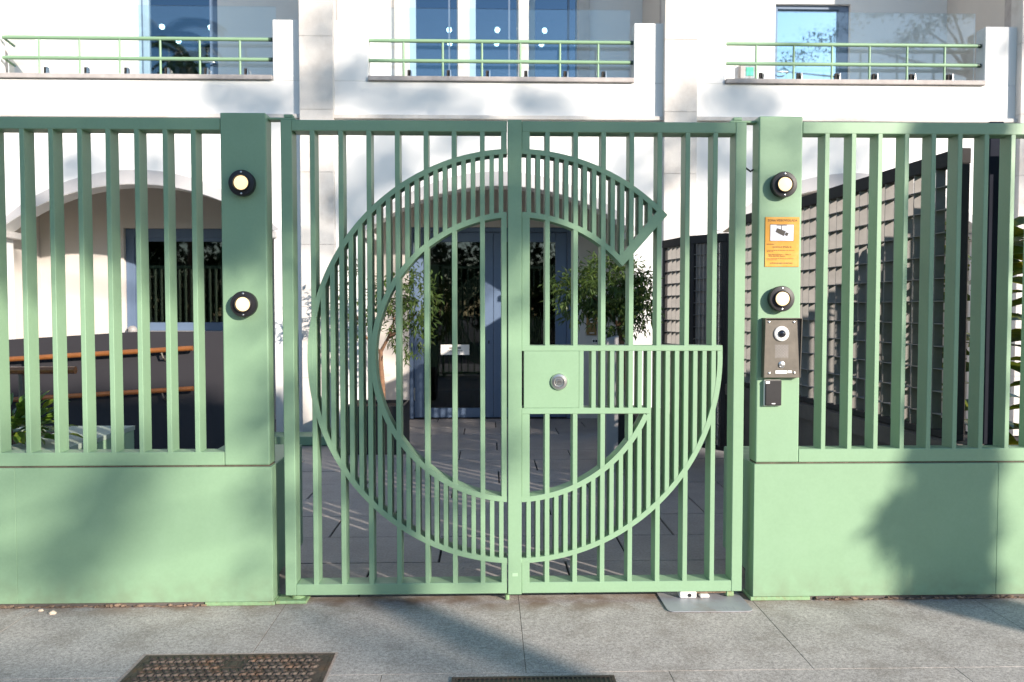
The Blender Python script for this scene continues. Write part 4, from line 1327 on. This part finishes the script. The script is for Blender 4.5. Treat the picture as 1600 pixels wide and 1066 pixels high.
# ================================================================== STREET TREES BEHIND THE VIEWER (they shade the gate)
def shade_tree(label, L, blobs, trunk_xy, trunk_top, leaf=(.10, .05), jitter=1.4, Yp=0.0, dens=1.0):
    """blobs: patches of shade on the wall plane Yp (photo px, radius px, leaves); foliage hangs L metres up the sun's ray"""
    t = thing('street_tree', label, 'tree', 'street trees', loc=(*trunk_xy, -0.13))
    V, Fc = [], []
    cs = []
    k = (Yp + D) / F_PX
    for (px, py, rp, n) in blobs:
        n = int(n * dens)
        x, z = at(px, py, Yp)
        base = Vector((x, Yp, z))
        c = base + SUN * L
        cs.append(c)
        r = rp * k
        right = SUN.cross(Vector((0, 0, 1))).normalized()
        # the wall is seen at an angle from the sun
        for q in range(n):
            while True:
                a, b = random.gauss(0, .55), random.gauss(0, .55)
                if a * a + b * b < 1.6: break
            p = base + Vector((a * r, 0, b * r)) + SUN * (L + random.uniform(-jitter, jitter))
            add_leaf(V, Fc, p, rnd_dir(), leaf[0] * random.uniform(.7, 1.3), leaf[1] * random.uniform(.8, 1.3))
    quads('crown', V, Fc, LEAF_TREE, t)['kind'] = 'stuff'
    tb = Vector((*trunk_xy, -.13))
    tt = Vector(trunk_top)
    tube('trunk', [tb, tb.lerp(tt, .5) + Vector((.1, .05, 0)), tt], [.16, .13, .09], BARK, t, n=10)
    random.shuffle(cs)
    for c in cs[:7]:
        tube('limb', [tt - Vector((0, 0, .15)), tt.lerp(c, .55) + Vector((0, 0, .12)), c], [.06, .035, .012], BARK, t, n=7)
    return t
gate_blobs = []
for x in range(-120, 1130, 62):
    gate_blobs.append((x, 205 + random.uniform(-18, 18), 62, 125))
    gate_blobs.append((x + 30, 300 + random.uniform(-25, 25), 60, 95))
for x in range(-80, 1080, 95):
    gate_blobs.append((x, 400 + random.uniform(-30, 30), 60, 50))
for x in range(430, 800, 75):
    for yq in (500, 600, 700, 800, 890):
        gate_blobs.append((x + random.uniform(-25, 25), yq + random.uniform(-25, 25), 55, random.choice((10, 18, 26))))
gate_blobs += [(390, 200, 60, 200), (380, 270, 55, 150), (370, 340, 50, 110), (200, 230, 80, 200), (60, 240, 80, 200), (300, 300, 60, 120), (1240, 225, 45, 26)]
far_blobs = [(150, 800, 62, 130), (205, 720, 55, 85), (100, 890, 60, 85), (425, 640, 45, 60), (430, 790, 30, 35), (20, 690, 50, 35),
             (470, 1005, 75, 60), (545, 1060, 70, 60)]
shade_tree('broad street tree standing across the pavement from the gate', 13.5, gate_blobs, (7.75, -9.5), (7.9, -9.4, 4.9))
shade_tree('far street tree with a thin crown standing beyond the broad one', 24.0, far_blobs, (9.6, -17.0), (10.0, -16.9, 6.6), jitter=2.5)
facade_blobs = [(350, 150, 40, 70), (420, 170, 45, 90), (500, 60, 40, 40), (505, 150, 45, 80), (560, 120, 45, 80), (620, 160, 50, 110), (680, 150, 40, 60), (740, 175, 40, 60), (830, 160, 40, 70), (880, 170, 35, 40),
                (610, 250, 50, 90), (560, 300, 55, 100), (520, 330, 50, 70), (700, 220, 40, 40), (980, 250, 45, 50), (1080, 200, 55, 100), (1150, 150, 45, 90), (1200, 165, 40, 60), (1110, 250, 55, 90), (1180, 250, 60, 90), (1320, 260, 60, 90), (1270, 240, 50, 50),
                (60, 330, 40, 30), (130, 270, 40, 60), (240, 260, 40, 40), (1590, 250, 60, 80), (1575, 60, 40, 40), (1250, 70, 40, 20)]
shade_tree('tall airy street tree standing farther along the road', 22.0, facade_blobs, (14.5, -11.5), (14.4, -11.0, 8.4), leaf=(.13, .06), jitter=2.0, Yp=YF, dens=1.7)
# palm: its crown shows in the upper glass
def palm(label, x, yv, h, r, nf=26, fl_=2.4, skirt=None):
    p = thing('palm_tree', label, 'palm tree', 'palms along the road', loc=(x, yv, -.13))
    bm = bmesh.new()
    rings = []
    n = 20
    z = -.13
    k = 0
    while z < h:
        for (dr, dz) in ((1.0, 0), (1.07, .10), (1.10, .155), (0.98, .17)):
            rr = r * dr * (1 - .12 * z / h)
            rings.append([bm.verts.new((x + rr * math.cos(2 * math.pi * i / n), yv + rr * math.sin(2 * math.pi * i / n), min(z + dz, h))) for i in range(n)])
        z += .171
    for q in range(len(rings) - 1):
        for i in range(n):
            bm.faces.new((rings[q][i], rings[q][(i + 1) % n], rings[q + 1][(i + 1) % n], rings[q + 1][i]))
    bm.faces.new(rings[-1])
    mesh_obj('trunk', bm, BARK, p)
    for i in range(nf):
        a = 2 * math.pi * i / nf * 5 + random.uniform(-.2, .2)
        el = rad(random.uniform(-25, 75))
        V, Fc = [], []
        P = Vector((x, yv, h))
        d = Vector((math.cos(a) * math.cos(el), math.sin(a) * math.cos(el), math.sin(el)))
        seg = 26
        for q in range(seg):
            t = q / seg
            d = (d + Vector((0, 0, -.065))).normalized()
            P2 = P + d * (fl_ / seg)
            side = d.cross(Vector((0, 0, 1)))
            if side.length < .01: side = Vector((1, 0, 0))
            side.normalize()
            if q > 2:
                for s in (-1, 1):
                    ld = (side * s + d * .75 + Vector((0, 0, -.15))).normalized()
                    add_leaf(V, Fc, P, ld, .46 * (1 - .6 * abs(t - .45)), .028, .25)
            w = d.cross(side) * .015
            kk = len(V)
            V.extend([tuple(P - side * .016), tuple(P + side * .016), tuple(P2 + side * .013), tuple(P2 - side * .013)])
            Fc.append((kk, kk + 1, kk + 2, kk + 3))
            P = P2
        quads('frond', V, Fc, LEAF_TREE, p)
    return p
Lp = 8.0
bx_, bz_ = at(1489, 600, 0)
pc = Vector((bx_, 0, 0)) + SUN * (Lp / math.hypot(SUN.x, SUN.y))
cy = thing('columnar_cypress', 'narrow clipped columnar cypress at the kerb that shades the green base wall', 'tree', loc=(pc.x, pc.y, -.13))
prof = [(0.02, 5.35), (0.10, 5.2), (0.155, 4.95)]
zz_ = 4.8
while zz_ > 0.3:
    prof += [(0.17, zz_), (0.145, zz_ - .07)]
    zz_ -= 0.2
prof += [(0.13, .25), (0.05, .15)]
lathe('foliage_core', prof[::-1], LEAF_TREE, cy, n=18, axis='Z', loc=(pc.x, pc.y, -.13), sharp=False)
tube('trunk', [(pc.x, pc.y, -.13), (pc.x, pc.y, .1)], .05, BARK, cy, n=9)
V, Fc = [], []
for q in range(5200):
    z = random.uniform(.1, 5.2)
    a = random.uniform(0, 2 * math.pi)
    rr = (.158 + .026 * math.sin(z * 21 + 2 * math.sin(a * 2))) * min(1, (5.35 - z) / .5)
    add_leaf(V, Fc, Vector((pc.x + rr * math.cos(a), pc.y + rr * math.sin(a), z - .13)), Vector((math.cos(a) * .4, math.sin(a) * .4, 1)).normalized(), .07, .025)
quads('sprays', V, Fc, LEAF_TREE, cy)['kind'] = 'stuff'
palm('slim palm standing across the road, mirrored in the upper glass door', -11.2, -15.5, 10.6, 0.17)
# loose shrub beside the cypress, the lobe of its shadow
V, Fc = [], []
hs = thing('street_shrub', 'loose shrub leaning out beside the columnar cypress', 'shrub', loc=(pc.x - .4, pc.y - .1, -.13))
for (px, py, rp, n) in ((1392, 838, 20, 60), (1402, 806, 18, 40), (1408, 860, 18, 40), (1370, 816, 11, 16)):
    x, z = at(px, py, 0)
    for q in range(n):
        a, b = random.gauss(0, .5), random.gauss(0, .5)
        p = Vector((x + a * rp * K, 0, z + b * rp * K)) + SUN * (Lp - .2 + random.uniform(-.25, .25))
        add_leaf(V, Fc, p, rnd_dir(), .10, .05)
quads('crown', V, Fc, LEAF_TREE, hs)['kind'] = 'stuff'
cc = Vector(at(1395, 830, 0)[0:1] + (0,) + at(1395, 830, 0)[1:2]) + SUN * (Lp - .2)
tube('stem', [(pc.x - .42, pc.y - .1, -.13), (cc.x + .05, cc.y, cc.z * .6), (cc.x, cc.y, cc.z)], [.03, .022, .01], BARK, hs, n=8)
# trees beyond the road, seen only as dark reflections
def far_tree(label, x, yv, h, w):
    t = thing('roadside_tree', label, 'tree', 'trees beyond the road', loc=(x, yv, -.16))
    tube('trunk', [(x, yv, -.16), (x + .1, yv, h * .4), (x, yv + .1, h * .7)], [.22, .17, .08], BARK, t, n=9)
    V, Fc = [], []
    lob = [(random.uniform(-.7, .7) * w, random.uniform(-.6, .6) * w * .6, h * random.uniform(.12, .85), w * random.uniform(.35, .6)) for _ in range(13)]
    for (a, b, c, r) in lob:
        for q in range(230):
            d = rnd_dir() * r * random.uniform(.6, 1.05)
            add_leaf(V, Fc, Vector((x + a + d.x, yv + b + d.y, max(.1, c + d.z))), rnd_dir(), .42, .24)
    quads('crown', V, Fc, LEAF_TREE, t)['kind'] = 'stuff'
for i in range(8):
    far_tree(('dense bushy tree in the row beyond the road, next to the slim palm' if i < 2 else 'dense bushy tree in the row beyond the road, away from the slim palm'), -17 + i * 4.3 + random.uniform(-.5, .5), -21 + random.uniform(-1, 1), random.uniform(5.6, 7.4), 2.9)
